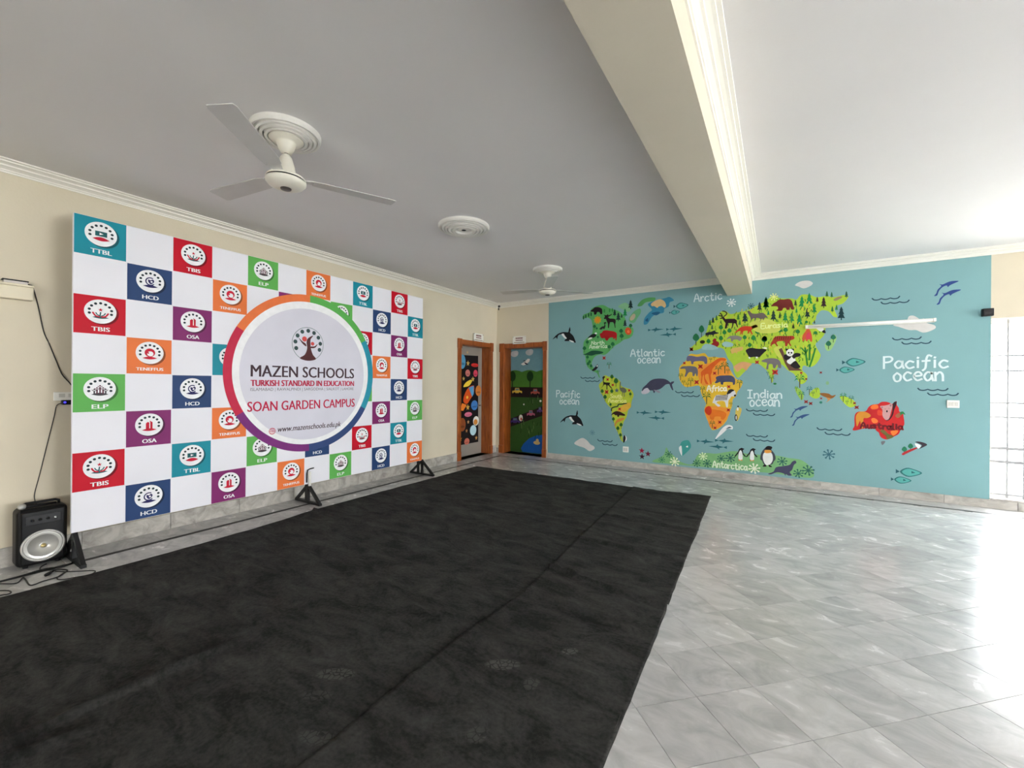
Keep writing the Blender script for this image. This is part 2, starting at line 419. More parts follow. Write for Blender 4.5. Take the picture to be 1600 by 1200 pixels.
# border slabs between wall and inlay, and the inlay strips
def strip(name, x0, x1, y0, y1, step, along, material):
    n = max(1, round(((x1 - x0) if along == 0 else (y1 - y0)) / step))
    for i in range(n):
        if along == 0: a, b, c, d = x0 + (x1 - x0) * i / n + GAP, x0 + (x1 - x0) * (i + 1) / n - GAP, y0, y1
        else: a, b, c, d = x0, x1, y0 + (y1 - y0) * i / n + GAP, y0 + (y1 - y0) * (i + 1) / n - GAP
        t_ = MB(); gx, gy = (a + b) / 2, (c + d) / 2
        slab(t_, [(a, c), (b, c), (b, d), (a, d)], -0.0034, 0, gx, gy, material); t_.build(name, fl, (gx, gy, 0))
i0, i1 = E_IN - LW / 2, E_IN + LW / 2
strip('border_tile', XL + 0.001, XL + i0 - GAP, YR, YB - i0, 0.61, 1, MARBLE)
strip('border_tile', XL + 0.001, XR, YB - i0 + GAP, YB - 0.001, 0.61, 0, MARBLE)
strip('inlay_strip', XL + i0, XL + i1 - GAP, YR + i0, YB - i0, 0.92, 1, INLAY)
strip('inlay_strip', XL + i1, XR - i1, YB - i1, YB - i0, 0.92, 0, INLAY)
strip('border_tile', XR - i0, XR, YR, YB - i0, 0.61, 1, MARBLE)
strip('inlay_strip', XR - i1, XR - i0, YR + i0, YB - i0, 0.92, 1, INLAY)
# door thresholds
t_ = MB(); slab(t_, [(XL - .2, D1[0]), (XL, D1[0]), (XL, D1[1]), (XL - .2, D1[1])], -0.0034, 0.0); t_.build('threshold', fl)
t_ = MB(); slab(t_, [(D2[0], YB), (D2[1], YB), (D2[1], YB + .26), (D2[0], YB + .26)], -0.0034, 0.0); t_.build('threshold', fl)

# ------------------------------------------------------------------ doors
class Zm:
    """traced outline coordinates: points measured on an enlargement (origin ox, oy; scale s) laid onto a real plane"""
    def __init__(z, sf, ox, oy, s): z.sf, z.ox, z.oy, z.s = sf, ox, oy, s
    def __call__(z, x, y): return z.sf.px(z.ox + x / z.s, z.oy + y / z.s)
    def pts(z, *c, sm=0):
        p = [z(c[i], c[i + 1]) for i in range(0, len(c), 2)]
        return smooth(p, sm) if sm else p
    def ell(z, cx, cy, rx, ry, k=20):
        c = z(cx, cy); a = abs(z(cx + rx, cy)[0] - z(cx - rx, cy)[0]) / 2; b = abs(z(cx, cy - ry)[1] - z(cx, cy + ry)[1]) / 2
        return [(c[0] + a * math.cos(2 * math.pi * i / k), c[1] + b * math.sin(2 * math.pi * i / k)) for i in range(k)]
    def star(z, cx, cy, r, n=5, inner=0.45, rot=0.0):
        c = z(cx, cy); R = abs(z(cx, cy - r)[1] - z(cx, cy + r)[1]) / 2
        return [(c[0] + R * (1 if i % 2 == 0 else inner) * math.sin(math.pi * i / n + rot), c[1] + R * (1 if i % 2 == 0 else inner) * math.cos(math.pi * i / n + rot)) for i in range(2 * n)]
def decal(name, parent, sf, n, *layers):
    """one painted figure: (material, outline) layers, each a hair above the last"""
    mb = MB()
    for i, (mm, pl) in enumerate(layers): mb.poly(sf, pl, n + 0.0003 * i, mm)
    return mb.build(name, parent)

def door_frame(root, axis, plane, inward, a0, a1, top, depth):
    """casing on the wall face, lining through the wall thickness; inward = sign towards the room"""
    def bx(name, lo, hi, z0, z1, d0, d1, w=0.004):
        mb = MB()
        if axis == 0: mb.box((plane + inward * d0, lo, z0), (plane + inward * d1, hi, z1), WOOD)
        else: mb.box((lo, plane + inward * d0, z0), (hi, plane + inward * d1, z1), WOOD)
        return bevel(mb.build(name, root), w)
    cw = 0.085
    for lo, hi in ((a0 - cw, a0 + 0.012), (a1 - 0.012, a1 + cw - 0.02)):
        c = bx('casing', lo, hi, 0.16, top, 0.0, 0.022)
        bx('plinth_block', lo - 0.006, hi + 0.006, 0.0, 0.16, 0.0, 0.03)
        bx('corner_block', lo - 0.006, hi + 0.006, top - 0.09, top + cw, 0.0, 0.034)
    bx('head_casing', a0 + 0.018, a1 - 0.018, top - 0.012, top + cw - 0.01, 0.0, 0.022)
    bx('lining', a0, a0 + 0.02, 0.0, top, -depth, 0.0, 0.002)
    bx('lining', a1 - 0.02, a1, 0.0, top, -depth, 0.0, 0.002)
    bx('lining', a0 + 0.02, a1 - 0.02, top - 0.02, top, -depth, 0.0, 0.002)

LEAF_GREY = mat('grey_door_paint', rgb(150, 143, 134), 0.5, vary=0.05, scale=5)
d1 = tag(empty('door_1', (XL, 6.5, 0)), 'wood framed door with a black outer space picture beside the backdrop', kind='structure')
door_frame(d1, 0, XL, 1, D1[0], D1[1], D1[2], 0.2)
S1 = Surf(0, XL - 0.2); Z1d = Zm(S1, 700, 510, 5.4545)
leaf = bevel(MB().box((XL - .245, D1[0] + .0205, .004), (XL - .2, D1[1] - .0205, D1[2] - .0205), LEAF_GREY).build('leaf', d1), 0.003)
pp = MB(); pp.poly(S1, [(6.10, .235), (6.865, .235), (6.84, 1.985), (6.10, 1.965)], 0.001, paint(26, 22, 24)); pp.build('space_picture', leaf)
def ldec(name, *ls): decal(name, leaf, S1, 0.002, *ls)
W_ = paint(238, 236, 228)
for nm, c, x, y, rx, ry in (('painted_planet', (86, 158, 198), 122, 300, 28, 62), ('painted_planet', (205, 120, 112), 168, 398, 20, 30), ('painted_planet', (218, 72, 98), 234, 400, 18, 30),
                            ('painted_planet', (216, 130, 58), 258, 548, 24, 45), ('painted_planet', (70, 130, 200), 225, 672, 28, 42), ('painted_planet', (152, 84, 46), 122, 838, 28, 58), ('painted_planet', (202, 110, 92), 160, 980, 22, 28),
                            ('painted_saucer', (205, 48, 44), 228, 330, 32, 16), ('painted_saucer', (226, 120, 150), 172, 750, 32, 20)):
    ldec(nm, (paint(*c), Z1d.ell(x, y, rx, ry)), (paint(*[int(v * .8) for v in c]), Z1d.ell(x, y + ry * .3, rx * .7, ry * .18)))
for x, y, r, c in ((170, 315, 26, (206, 172, 96)), (212, 450, 26, (206, 172, 96)), (168, 690, 28, (214, 170, 80)), (172, 815, 18, (206, 160, 110)), (158, 890, 18, (190, 130, 80)), (105, 960, 24, (216, 160, 60)), (240, 950, 20, (214, 160, 90)), (132, 445, 20, (206, 172, 96)), (165, 222, 16, (206, 172, 120))):
    ldec('painted_star', (paint(*c), Z1d.star(x, y, r)))
ldec('painted_moon', (paint(240, 205, 64), Z1d.pts(130, 515, 150, 480, 190, 455, 205, 465, 180, 505, 150, 515, sm=3)))
ldec('painted_rocket', (paint(238, 132, 44), Z1d.pts(100, 715, 120, 655, 160, 668, 128, 720)), (paint(222, 86, 30), Z1d.pts(130, 640, 140, 580, 175, 520, 220, 505, 218, 570, 190, 620, 160, 660, sm=3)),
     (paint(96, 166, 214), Z1d.pts(175, 522, 220, 505, 218, 575, 205, 600)), (paint(250, 190, 70), Z1d.ell(163, 605, 9, 13)))
ldec('painted_astronaut', (paint(190, 224, 234), Z1d.ell(214, 885, 27, 44)), (W_, Z1d.ell(238, 805, 25, 40)), (paint(214, 140, 60), Z1d.ell(234, 815, 17, 24)))
hd = MB().tube([(XL - .2, 6.86, .98), (XL - .15, 6.86, .98), (XL - .15, 6.76, .98)], 0.010, CHROME, 10); hd.build('handle', leaf)

d2 = tag(empty('door_2', (-4.3, YB, 0)), 'wood framed door painted with roads, cars and a pond beside the mural', kind='structure')
door_frame(d2, 1, YB, -1, D2[0], D2[1], D2[2], 0.25)
S2s = Surf(1, YB + 0.25); Z2d = Zm(S2s, 770, 510, 5.4545)
leaf2 = bevel(MB().box((D2[0] + .0205, YB + .25, .004), (D2[1] - .0205, YB + .295, D2[2] - .0205), paint(52, 88, 36)).build('leaf', d2), 0.002)
LX0, LX1 = D2[0] + .024, D2[1] - .024
def hz(y): return Z2d(290, y)[1]
def band(y0, y1): return [(LX0, hz(y1)), (LX1, hz(y1)), (LX1, hz(y0)), (LX0, hz(y0))]
def rdec(name, *ls, n=0.003): decal(name, leaf2, S2s, n, *ls)
rdec('painted_sky', (paint(112, 156, 166), [(LX0, hz(470)), (LX1, hz(470)), (LX1, D2[2] - .024), (LX0, D2[2] - .024)]), n=.001)
rdec('painted_hills', (paint(70, 122, 44), [(LX0, hz(520)), (LX1, hz(520))] + [(LX1 + (LX0 - LX1) * i / 30, hz(388 - 16 * abs(math.sin(i / 30 * math.pi * 2.6 + .6)))) for i in range(31)]), n=.0015)
rdec('painted_road', (paint(38, 24, 24), band(518, 605)), n=.002)
rdec('painted_road', (paint(38, 24, 26), [(LX0, hz(865)), (LX1, hz(735)), (LX1, hz(655)), (LX0, hz(795))]), n=.002)
rdec('painted_pond', (paint(24, 88, 166), [(LX1, .016), (LX0 + .30, .016)] + [Z2d(x, y) for x, y in ((240, 1040), (262, 1000), (310, 955), (370, 930))] + [(LX1, hz(905))]), n=.002)
for x in (168, 318): rdec('painted_tree', (paint(40, 46, 22), Z2d.pts(x - 4, 450, x + 4, 450, x + 4, 520, x - 4, 520)), (paint(24, 58, 22), Z2d.ell(x, 425, 28, 44)))
for x, y in ((185, 235), (312, 222)): rdec('painted_cloud', (paint(196, 202, 200), Z2d.ell(x, y, 32, 26)), (paint(204, 208, 206), Z2d.ell(x + 14, y - 10, 20, 18)))
rdec('painted_aeroplane', (W_, Z2d.pts(240, 322, 270, 300, 300, 275, 318, 278, 312, 300, 282, 325, 258, 333)), (paint(40, 36, 50), Z2d.pts(262, 306, 280, 308, 305, 325, 285, 326)), (paint(40, 36, 50), Z2d.pts(255, 295, 275, 288, 282, 300)))
def pcar(x, y, w, c):
    rdec('painted_car', (paint(*c), Z2d.pts(x - w, y + 10, x - w, y - 8, x - w * .5, y - 12, x - w * .4, y - 34, x + w * .4, y - 34, x + w * .5, y - 12, x + w, y - 6, x + w, y + 10)),
         (paint(90, 120, 130), Z2d.pts(x - w * .3, y - 28, x + w * .32, y - 28, x + w * .4, y - 13, x - w * .38, y - 13)), (paint(20, 18, 18), Z2d.ell(x - w * .55, y + 12, w * .2, 10)), (paint(20, 18, 18), Z2d.ell(x + w * .55, y + 12, w * .2, 10)))
pcar(208, 558, 42, (214, 178, 70)); pcar(362, 566, 38, (172, 84, 70)); pcar(190, 812, 42, (70, 50, 120)); pcar(325, 750, 34, (180, 92, 120)); pcar(402, 722, 24, (90, 60, 120))
rdec('painted_car_front', (W_, Z2d.ell(240, 780, 17, 28)), (paint(200, 90, 80), Z2d.ell(243, 790, 8, 14)))
rdec('painted_duck', (paint(206, 178, 120), Z2d.ell(375, 992, 28, 16)), (paint(206, 178, 120), Z2d.ell(380, 972, 12, 14)))
rdec('painted_bird', (W_, Z2d.ell(265, 665, 6, 7)))
gm = MB()
for k in range(26):
    x, y = RD.uniform(230, 430), RD.uniform(800, 960)
    if k < 8: x, y = RD.uniform(300, 430), RD.uniform(620, 680)
    gm.ribbon(S2s, [Z2d(x, y), Z2d(x + RD.uniform(-8, 8), y - RD.uniform(20, 55))], 0.012, .0032 + k * 1e-5, paint(26, 58, 20) if k % 3 else paint(96, 124, 70))
gm.build('painted_grass_blades', leaf2)
MB().lathe([(0.0, 0), (.02, .004), (.022, .02), (.012, .03), (.0, .034)], WHITE_PL, (0, 0, 0), 16, 'x').build('knob', leaf2, (-4.03, YB + .25, 1.08)).rotation_euler = (0, 0, -math.pi / 2)

def room_sign(loc, axis, label):
    """small white acrylic name plate with dark red lines of small type on four standoffs"""
    root = tag(empty('room_sign', loc), label, 'sign', 'acrylic room signs over the doors')
    sf = Surf(axis, loc[axis] + (0.03 if axis == 0 else -0.03)); u = loc[1 - axis]; v = loc[2]
    a, b = sf.at(u - .155, v, -.006), sf.at(u + .155, v + .155, 0)
    bevel(MB().box(a, b, WHITE_PL).build('plate', root), .002)
    t = MB()
    for row, (hh, n, w) in enumerate(((.028, 7, .17), (.02, 9, .17))):
        y = v + .098 - row * .038
        for k in range(n):
            x = u - w / 2 + w * k / n; t.poly(sf, [(x, y), (x + w / n * .78, y), (x + w / n * .78, y + hh), (x, y + hh)], .0008, paint(110, 28, 26))
    t.poly(sf, [(u - .12, v + .02), (u + .12, v + .02), (u + .12, v + .034), (u - .12, v + .034)], .0008, paint(150, 120, 90)); t.build('print', root)
    for du in (-.14, .14):
        for dv in (.015, .14):
            p = sf.at(u + du, v + dv, -.03); q = sf.at(u + du, v + dv, .004); MB().tube([p, q], .008, CHROME, 10).build('standoff', root)
room_sign((XL, 6.55, 2.24), 0, 'small white acrylic sign above the outer space door')
room_sign((-4.38, YB, 2.225), 1, 'small white acrylic sign above the door with painted roads')

# ------------------------------------------------------------------ windows and outside
GLASS = bpy.data.materials.new('window_glass'); GLASS.use_nodes = True
nt = GLASS.node_tree; nt.nodes.remove(nt.nodes['Principled BSDF'])
tr_, gl_, mx_ = nt.nodes.new('ShaderNodeBsdfTransparent'), nt.nodes.new('ShaderNodeBsdfGlossy'), nt.nodes.new('ShaderNodeMixShader')
tr_.inputs[0].default_value = (.97, .985, .98, 1); gl_.inputs['Roughness'].default_value = 0.02; mx_.inputs[0].default_value = 0.06
nt.links.new(tr_.outputs[0], mx_.inputs[1]); nt.links.new(gl_.outputs[0], mx_.inputs[2]); nt.links.new(mx_.outputs[0], nt.nodes['Material Output'].inputs[0])
FRAME = mat('white_window_frame', rgb(232, 232, 230), 0.4, vary=0.02)
GRILLE = mat('grey_painted_grille', rgb(150, 152, 155), 0.4, vary=0.04)
def window(n, axis, plane, sgn, a0, a1, z0, z1, label, bars):
    root = tag(empty('window_%d' % n, (plane, (a0 + a1) / 2, z0) if axis == 0 else ((a0 + a1) / 2, plane, z0)), label, kind='structure')
    def P(a, d, z): return (plane + sgn * d, a, z) if axis == 0 else (a, plane + sgn * d, z)
    fr = MB(); t = 0.045
    for lo, hi, p, q in ((a0, a1, z0, z0 + t), (a0, a1, z1 - t, z1), (a0, a0 + t, z0 + t, z1 - t), (a1 - t, a1, z0 + t, z1 - t), ((a0 + a1) / 2 - t / 2, (a0 + a1) / 2 + t / 2, z0 + t, z1 - t)):
        fr.box(P(lo, .19, p), P(hi, .25, q), FRAME)
    fr.build('frame', root)
    for lo, hi in ((a0 + t, (a0 + a1) / 2 - t / 2), ((a0 + a1) / 2 + t / 2, a1 - t)):
        MB().box(P(lo, .218, z0 + t), P(hi, .222, z1 - t), GLASS).build('pane', root)
    MB().box(P(a0 + .002, -.012, z0 + .001), P(a1 - .002, .19, z0 + .018), MARBLE_SK).build('sill', root)
    if bars:
        for z in bars: MB().bar(P(a0, .12, z), P(a1, .12, z), .02, .034 if .5 < z < .75 else .02, GRILLE).build('grille_bar', root)
        k = a0 + .17
        while k < a1:
            MB().bar(P(k, .12, z0), P(k, .12, z1), .017, .017, GRILLE).build('grille_bar', root); k += .134
    return root
window(1, 1, YB, 1, *WIN_BACK, 'bright tall window with a thin metal grille right of the mural', [.155, .54, .70, 1.07, 1.24, 1.62, 1.80])
for i, (a, b) in enumerate(WIN_MORE_ADDED): window(2 + i, 1, YB, 1, a, b, WIN_BACK[2], WIN_BACK[3], 'unseen tall window added further along the mural wall for daylight', [.54, 1.07, 1.62])
for i, (a, b) in enumerate(WIN_REAR_ADDED): window(10 + i, 1, YR, -1, a, b, .5, 2.7, 'unseen window added behind the viewer for fill light', None)
for i, (a, b) in enumerate(WIN_RIGHT):
    window(4 + i + len(WIN_MORE_ADDED) - 1, 0, XR, 1, a, b, *WR_Z, 'tall window in the wall right of the viewer', None)
CONC = mat('pale_concrete', rgb(214, 212, 206), 0.8, vary=0.06, scale=1.5)
tag(MB().box((-40, -40, -3.6), (60, 60, -3.4), CONC).build('outside_ground'), 'pale paved ground outside the window', kind='structure')
tag(MB().box((XR + WT, -4, -.25), (XR + 3.2, YB + 3.0, -.06), CONC).build('bounce_terrace'), 'unseen pale concrete terrace added to bounce daylight through the tall windows', kind='structure')  # unseen slab added to throw sunlight up onto the ceiling
tag(MB().box((-6, YB + WT, -.25), (XR + WT, YB + 3.0, -.06), CONC).build('balcony_floor'), 'pale concrete balcony outside the bright window', kind='structure')
bd = tag(empty('neighbouring_building', (9, 21, -3.4)), 'pale building seen faintly through the window grille', 'building')
MB().box((4.2, 19, -3.4), (20, 26, 1.9), mat('pale_render', rgb(214, 212, 206), 0.8, vary=0.04)).build('wall', bd)
for zz in (-1.9, -.95, .2):
    for k in range(5):
        x = 6.15 + k * 1.05; f_ = MB().box((x, 18.97, zz), (x + .6, 19.02, zz + .75), mat('grey_shutter', rgb(120, 122, 126), .6, vary=.05)).build('window', bd)
        MB().box((x + .05, 18.955, zz + .05), (x + .55, 18.98, zz + .7), mat('dark_pane', rgb(92, 96, 102), .2)).build('pane', f_)

# ------------------------------------------------------------------ carpet in two black lengths
def lerp_tab(tab, y):
    if y <= tab[0][0]: return tab[0][1]
    for (a, p), (b, q) in zip(tab, tab[1:]):
        if y <= b: return p + (q - p) * (y - a) / (b - a)
    return tab[-1][1]
def floor_px(x, y): p = onplane(2, 0, x, y); return (p[0], p[1])
CARPET = bpy.data.materials.new('black_dusty_carpet'); CARPET.use_nodes = True; nt = CARPET.node_tree; b = nt.nodes['Principled BSDF']
tc = nt.nodes.new('ShaderNodeTexCoord')
mpc = nt.nodes.new('ShaderNodeMapping'); mpc.inputs['Scale'].default_value = (1.0, 2.2, 1.0); mpc.inputs['Rotation'].default_value = (0, 0, .35)
nt.links.new(tc.outputs['Object'], mpc.inputs[0])
n1 = nt.nodes.new('ShaderNodeTexNoise'); n1.inputs['Scale'].default_value = 3.0; n1.inputs['Detail'].default_value = 9; n1.inputs['Roughness'].default_value = .72; n1.inputs['Distortion'].default_value = .6
n2 = nt.nodes.new('ShaderNodeTexNoise'); n2.inputs['Scale'].default_value = 60; n2.inputs['Detail'].default_value = 4
nt.links.new(mpc.outputs[0], n1.inputs['Vector']); nt.links.new(tc.outputs['Object'], n2.inputs['Vector'])
ad = nt.nodes.new('ShaderNodeMath'); ad.operation = 'MULTIPLY_ADD'; ad.inputs[1].default_value = 0.3
nt.links.new(n2.outputs['Fac'], ad.inputs[0]); nt.links.new(n1.outputs['Fac'], ad.inputs[2])
rp = nt.nodes.new('ShaderNodeValToRGB'); e = rp.color_ramp.elements
e[0].position = .52; e[0].color = rgb(33, 32, 31); e[1].position = .9; e[1].color = rgb(72, 71, 69)
nt.links.new(ad.outputs[0], rp.inputs[0])
colr = rp.outputs[0]
vo = nt.nodes.new('ShaderNodeTexVoronoi'); vo.feature = 'DISTANCE_TO_EDGE'; vo.inputs['Scale'].default_value = 34; nt.links.new(tc.outputs['Object'], vo.inputs['Vector'])
ce = nt.nodes.new('ShaderNodeMath'); ce.operation = 'GREATER_THAN'; ce.inputs[1].default_value = .07; nt.links.new(vo.outputs['Distance'], ce.inputs[0])
for fx, fy, ang, ra, rb, amt in ((-1.801, 1.27, .55, .105, .048, .5), (-1.157, 1.771, .55, .10, .046, .6), (-1.752, 1.138, .5, .08, .035, .25), (-.973, 1.729, 1.4, .05, .04, .35), (-1.54, 1.002, .4, .09, .04, .3), (-1.015, 1.359, .9, .05, .045, .3), (-.92, 2.05, .8, .05, .03, .6)):
    # dusty shoe prints: raised-cell sole pattern inside an oval
    mf = nt.nodes.new('ShaderNodeMapping'); mf.vector_type = 'TEXTURE'
    mf.inputs['Location'].default_value = (fx, fy, 0); mf.inputs['Rotation'].default_value = (0, 0, ang); mf.inputs['Scale'].default_value = (ra, rb, 1)
    nt.links.new(tc.outputs['Object'], mf.inputs[0])
    ln = nt.nodes.new('ShaderNodeVectorMath'); ln.operation = 'LENGTH'; nt.links.new(mf.outputs[0], ln.inputs[0])
    mk = nt.nodes.new('ShaderNodeMapRange'); mk.inputs['From Min'].default_value = 1.0; mk.inputs['From Max'].default_value = .75; mk.inputs['To Max'].default_value = amt; nt.links.new(ln.outputs['Value'], mk.inputs['Value'])
    pr = nt.nodes.new('ShaderNodeMath'); pr.operation = 'MULTIPLY'; nt.links.new(mk.outputs[0], pr.inputs[0]); nt.links.new(ce.outputs[0], pr.inputs[1])
    mxc = nt.nodes.new('ShaderNodeMix'); mxc.data_type = 'RGBA'; nt.links.new(pr.outputs[0], mxc.inputs['Factor']); nt.links.new(colr, mxc.inputs['A']); mxc.inputs['B'].default_value = rgb(92, 91, 88)
    colr = mxc.outputs['Result']
nt.links.new(colr, b.inputs['Base Color']); b.inputs['Roughness'].default_value = .95; b.inputs['Specular IOR Level'].default_value = .15
bp = nt.nodes.new('ShaderNodeBump'); bp.inputs['Strength'].default_value = .6; bp.inputs['Distance'].default_value = .014
nt.links.new(ad.outputs[0], bp.inputs['Height']); nt.links.new(bp.outputs[0], b.inputs['Normal'])
def carpet(name, ltab, rtab, y0, far, nx, ny, folds, lift, label, amp):
    """a cloth sheet between two edge lines, with shallow creases and raised folds"""
    segs = []
    for f_ in folds:
        pts = [floor_px(*f_[0]), floor_px(*f_[1])]; segs.append((Vector(pts[0]), Vector(pts[1]), f_[2] * 1.8, f_[3] * .72))
    vs = []
    for j in range(ny + 1):
        t = j / ny
        for i in range(nx + 1):
            s = i / nx; y1 = far[0] + (far[1] - far[0]) * s
            y = y0 + (y1 - y0) * t
            if j == ny: y += 0.022 * noise.noise((s * 9, 3.1, amp * 900)) + .008 * noise.noise((s * 30, 1.1, 0))
            xl, xr = lerp_tab(ltab, y), lerp_tab(rtab, y)
            x = xl + (xr - xl) * s
            if i in (0, nx): x += 0.008 * noise.noise((y * 2.7, i * .1, 5.5)) + .004 * noise.noise((y * 9, 4, i * .3))
            z = .004 + lift(s)
            w = noise.noise((x * 1.6, y * 5.5, 2.2)); k_ = 1 if nx < 60 else min(1, (1 - s) / .06); z += k_ * amp * max(0, w) + k_ * amp * .5 * max(0, noise.noise((x * 7, y * 6, 8.8)))
            p = Vector((x, y))
            for a, c, hgt, wd in segs:
                d = c - a; q = max(-.02, min(1.02, (p - a).dot(d) / d.length_squared)); g = (p - a - d * q).length + .012 * noise.noise((x * 6, y * 6, 1))
                if g < wd * 3: z += hgt * math.exp(-(g / wd) ** 2) * (1 if 0 < q < 1 else .5)
            vs.append((x, y, z))
    W = nx + 1
    top = [(j * W + i, j * W + i + 1, (j + 1) * W + i + 1, (j + 1) * W + i) for j in range(ny) for i in range(nx)]
    edge = [i for i in range(W)] + [j * W + nx for j in range(1, ny + 1)] + [ny * W + i for i in range(nx - 1, -1, -1)] + [j * W for j in range(ny - 1, 0, -1)]
    n0 = len(vs); vs += [(vs[k][0], vs[k][1], max(.0005, vs[k][2] - .004)) for k in edge]
    L = len(edge); rim = [(edge[k], n0 + k, n0 + (k + 1) % L, edge[(k + 1) % L]) for k in range(L)]
    return tag(MB().add(vs, top + rim, CARPET, True).build(name), label, 'carpet')
def lift_a(s): return .001
seamA = [(-2, -1.49), (.9, -1.47), (1.74, -1.49), (2.44, -1.44), (3.6, -1.53), (4.6, -1.60), (5.9, -1.68)]
carpet('black_carpet', [(-2, -4.27), (.5, -4.262), (1.2, -4.237), (2.1, -4.256), (2.77, -4.345), (5.8, -4.345)], [(y, x + .07) for y, x in seamA], -1.4, (5.757, 5.825), 116, 290,
       [((490, 797), (572, 821), .016, .022), ((590, 912), (668, 964), .012, .02), ((0, 1168), (365, 1005), .016, .026), ((0, 1192), (130, 1145), .012, .02), ((282, 932), (300, 968), .008, .016), ((300, 968), (400, 988), .008, .016),
        ((430, 1003), (530, 1022), .007, .02), ((560, 800), (620, 806), .008, .03), ((260, 1090), (330, 1060), .006, .02)], lift_a, 'wide black cloth carpet covering the floor in front of the backdrop', .004)
seamU = [(y, x + .07) for y, x in seamA]
carpet('black_carpet', seamA, [(-2, -.50), (1.5, -.535), (1.87, -.546), (3.2, -.60), (5.9, -.708)], -1.4, (5.80, 5.90), 52, 360,
       [((948, 806), (1091, 832), .014, .022), ((900, 842), (1064, 874), .013, .022), ((870, 892), (1045, 951), .014, .024), ((815, 923), (990, 985), .012, .022), ((733, 998), (852, 1032), .018, .026), ((849, 886), (900, 903), .014, .02),
        ((985, 795), (1098, 812), .008, .02), ((640, 1060), (760, 1130), .006, .03)], lambda s: .001 + .011 * max(0, 1 - s / .3), 'narrow black cloth carpet strip beside the bare marble floor', .005)

# ------------------------------------------------------------------ checkered school backdrop on three black feet
XB = -4.65; BY0, BY1, BZ0, BZ1 = 0.932, 4.755, 0.225, 2.735
SB = Surf(0, XB)
bk = tag(empty('backdrop_banner', (XB, (BY0 + BY1) / 2, 0)), 'large checkered school backdrop with coloured emblem squares and a round centre sign', 'banner')
VINYL = mat('white_vinyl_banner', rgb(232, 231, 238), 0.5, vary=0.02, scale=3, bump=0.12, bscale=6, spec=0.35)
pan = bevel(MB().box((XB - .03, BY0, BZ0), (XB, BY1, BZ1), VINYL).build('printed_panel', bk), .006)
for y in (BY0 + .03, (BY0 + BY1) / 2 + .06, BY1 - .03):
    MB().bar((XB - .05, y, .02), (XB - .05, y, BZ1 - .03), .03, .03, BLACK_MT).build('upright', bk)
for z in (BZ0 + .04, 1.5, BZ1 - .04): MB().bar((XB - .05, BY0 + .02, z), (XB - .05, BY1 - .02, z), .03, .03, BLACK_MT).build('cross_rail', bk)
fm = MB()
for s_ in (-1, 1): fm.bar((s_ * .235, 0, .014), (0, 0, .215), .03, .028, BLACK_MT, (0, 1, 0))
fm.bar((-.245, 0, .014), (.245, 0, .014), .034, .026, BLACK_MT); fm.bar((0, 0, .014), (0, 0, .215), .03, .03, BLACK_MT)
foot_me = fm.mesh('foot')
for y in (.955, 2.90, 4.775):
    link(bpy.data.objects.new('foot', foot_me), bk, (XB - .015, y, 0))
    MB().bar((XB - .015, y, .20), (XB - .015, y, .235), .026, .026, BLACK_MT).build('socket', bk)
MB().tube([(XB + .012, 2.90, .205), (XB + .012, 2.90, .37)], .016, WHITE_PL, 12).build('prop_tube', bk)
MB().tube([(XB + .014, 2.862, .25), (XB + .02, 2.862, .36), (XB + .02, 2.872, .395), (XB + .022, 2.90, .405), (XB + .022, 2.945, .408)], .007, BLACK_PL, 8).build('hook', bk)

INK = {'TTBL': (20, 138, 156), 'TBIS': (196, 6, 36), 'ELP': (96, 176, 84), 'TENEFFUS': (232, 120, 60), 'HCD': (38, 66, 112), 'OSA': (128, 38, 104)}
GRID = {0: {0: 'TTBL', 2: 'TBIS', 4: 'ELP', 6: 'TENEFFUS', 8: 'TTBL', 10: 'TBIS'},
        1: {1: 'HCD', 3: 'TENEFFUS', 5: 'OSA', 7: 'ELP', 9: 'HCD', 11: 'TTBL'},
        2: {0: 'TBIS', 2: 'OSA', 4: 'HCD', 8: 'TBIS', 10: 'OSA'},
        3: {1: 'TENEFFUS', 3: 'TTBL', 9: 'TENEFFUS', 11: 'TBIS'},
        4: {0: 'ELP', 2: 'HCD', 8: 'ELP', 10: 'HCD'},
        5: {1: 'OSA', 3: 'TENEFFUS', 9: 'OSA', 11: 'ELP'},
        6: {0: 'TBIS', 2: 'TTBL', 4: 'ELP', 6: 'HCD', 8: 'TBIS', 10: 'TTBL'},
        7: {1: 'HCD', 3: 'OSA', 5: 'TENEFFUS', 7: 'ELP', 9: 'HCD', 11: 'TENEFFUS'}}
SL = Surf(0, 0.0)                                     # local sheet for shared emblem meshes
DOT, CRIM, DGREY, NAVY, TEAL = paint(34, 52, 58), paint(196, 22, 52), paint(70, 66, 72), paint(40, 38, 92), paint(28, 92, 96)
INKW = paint(240, 240, 242)
def lens(w, h, cy): return [(-w + 2 * w * i / 12, cy + h * math.sin(math.pi * i / 12)) for i in range(13)] + [(w - 2 * w * i / 12, cy - h * .75 * math.sin(math.pi * i / 12)) for i in range(1, 12)]
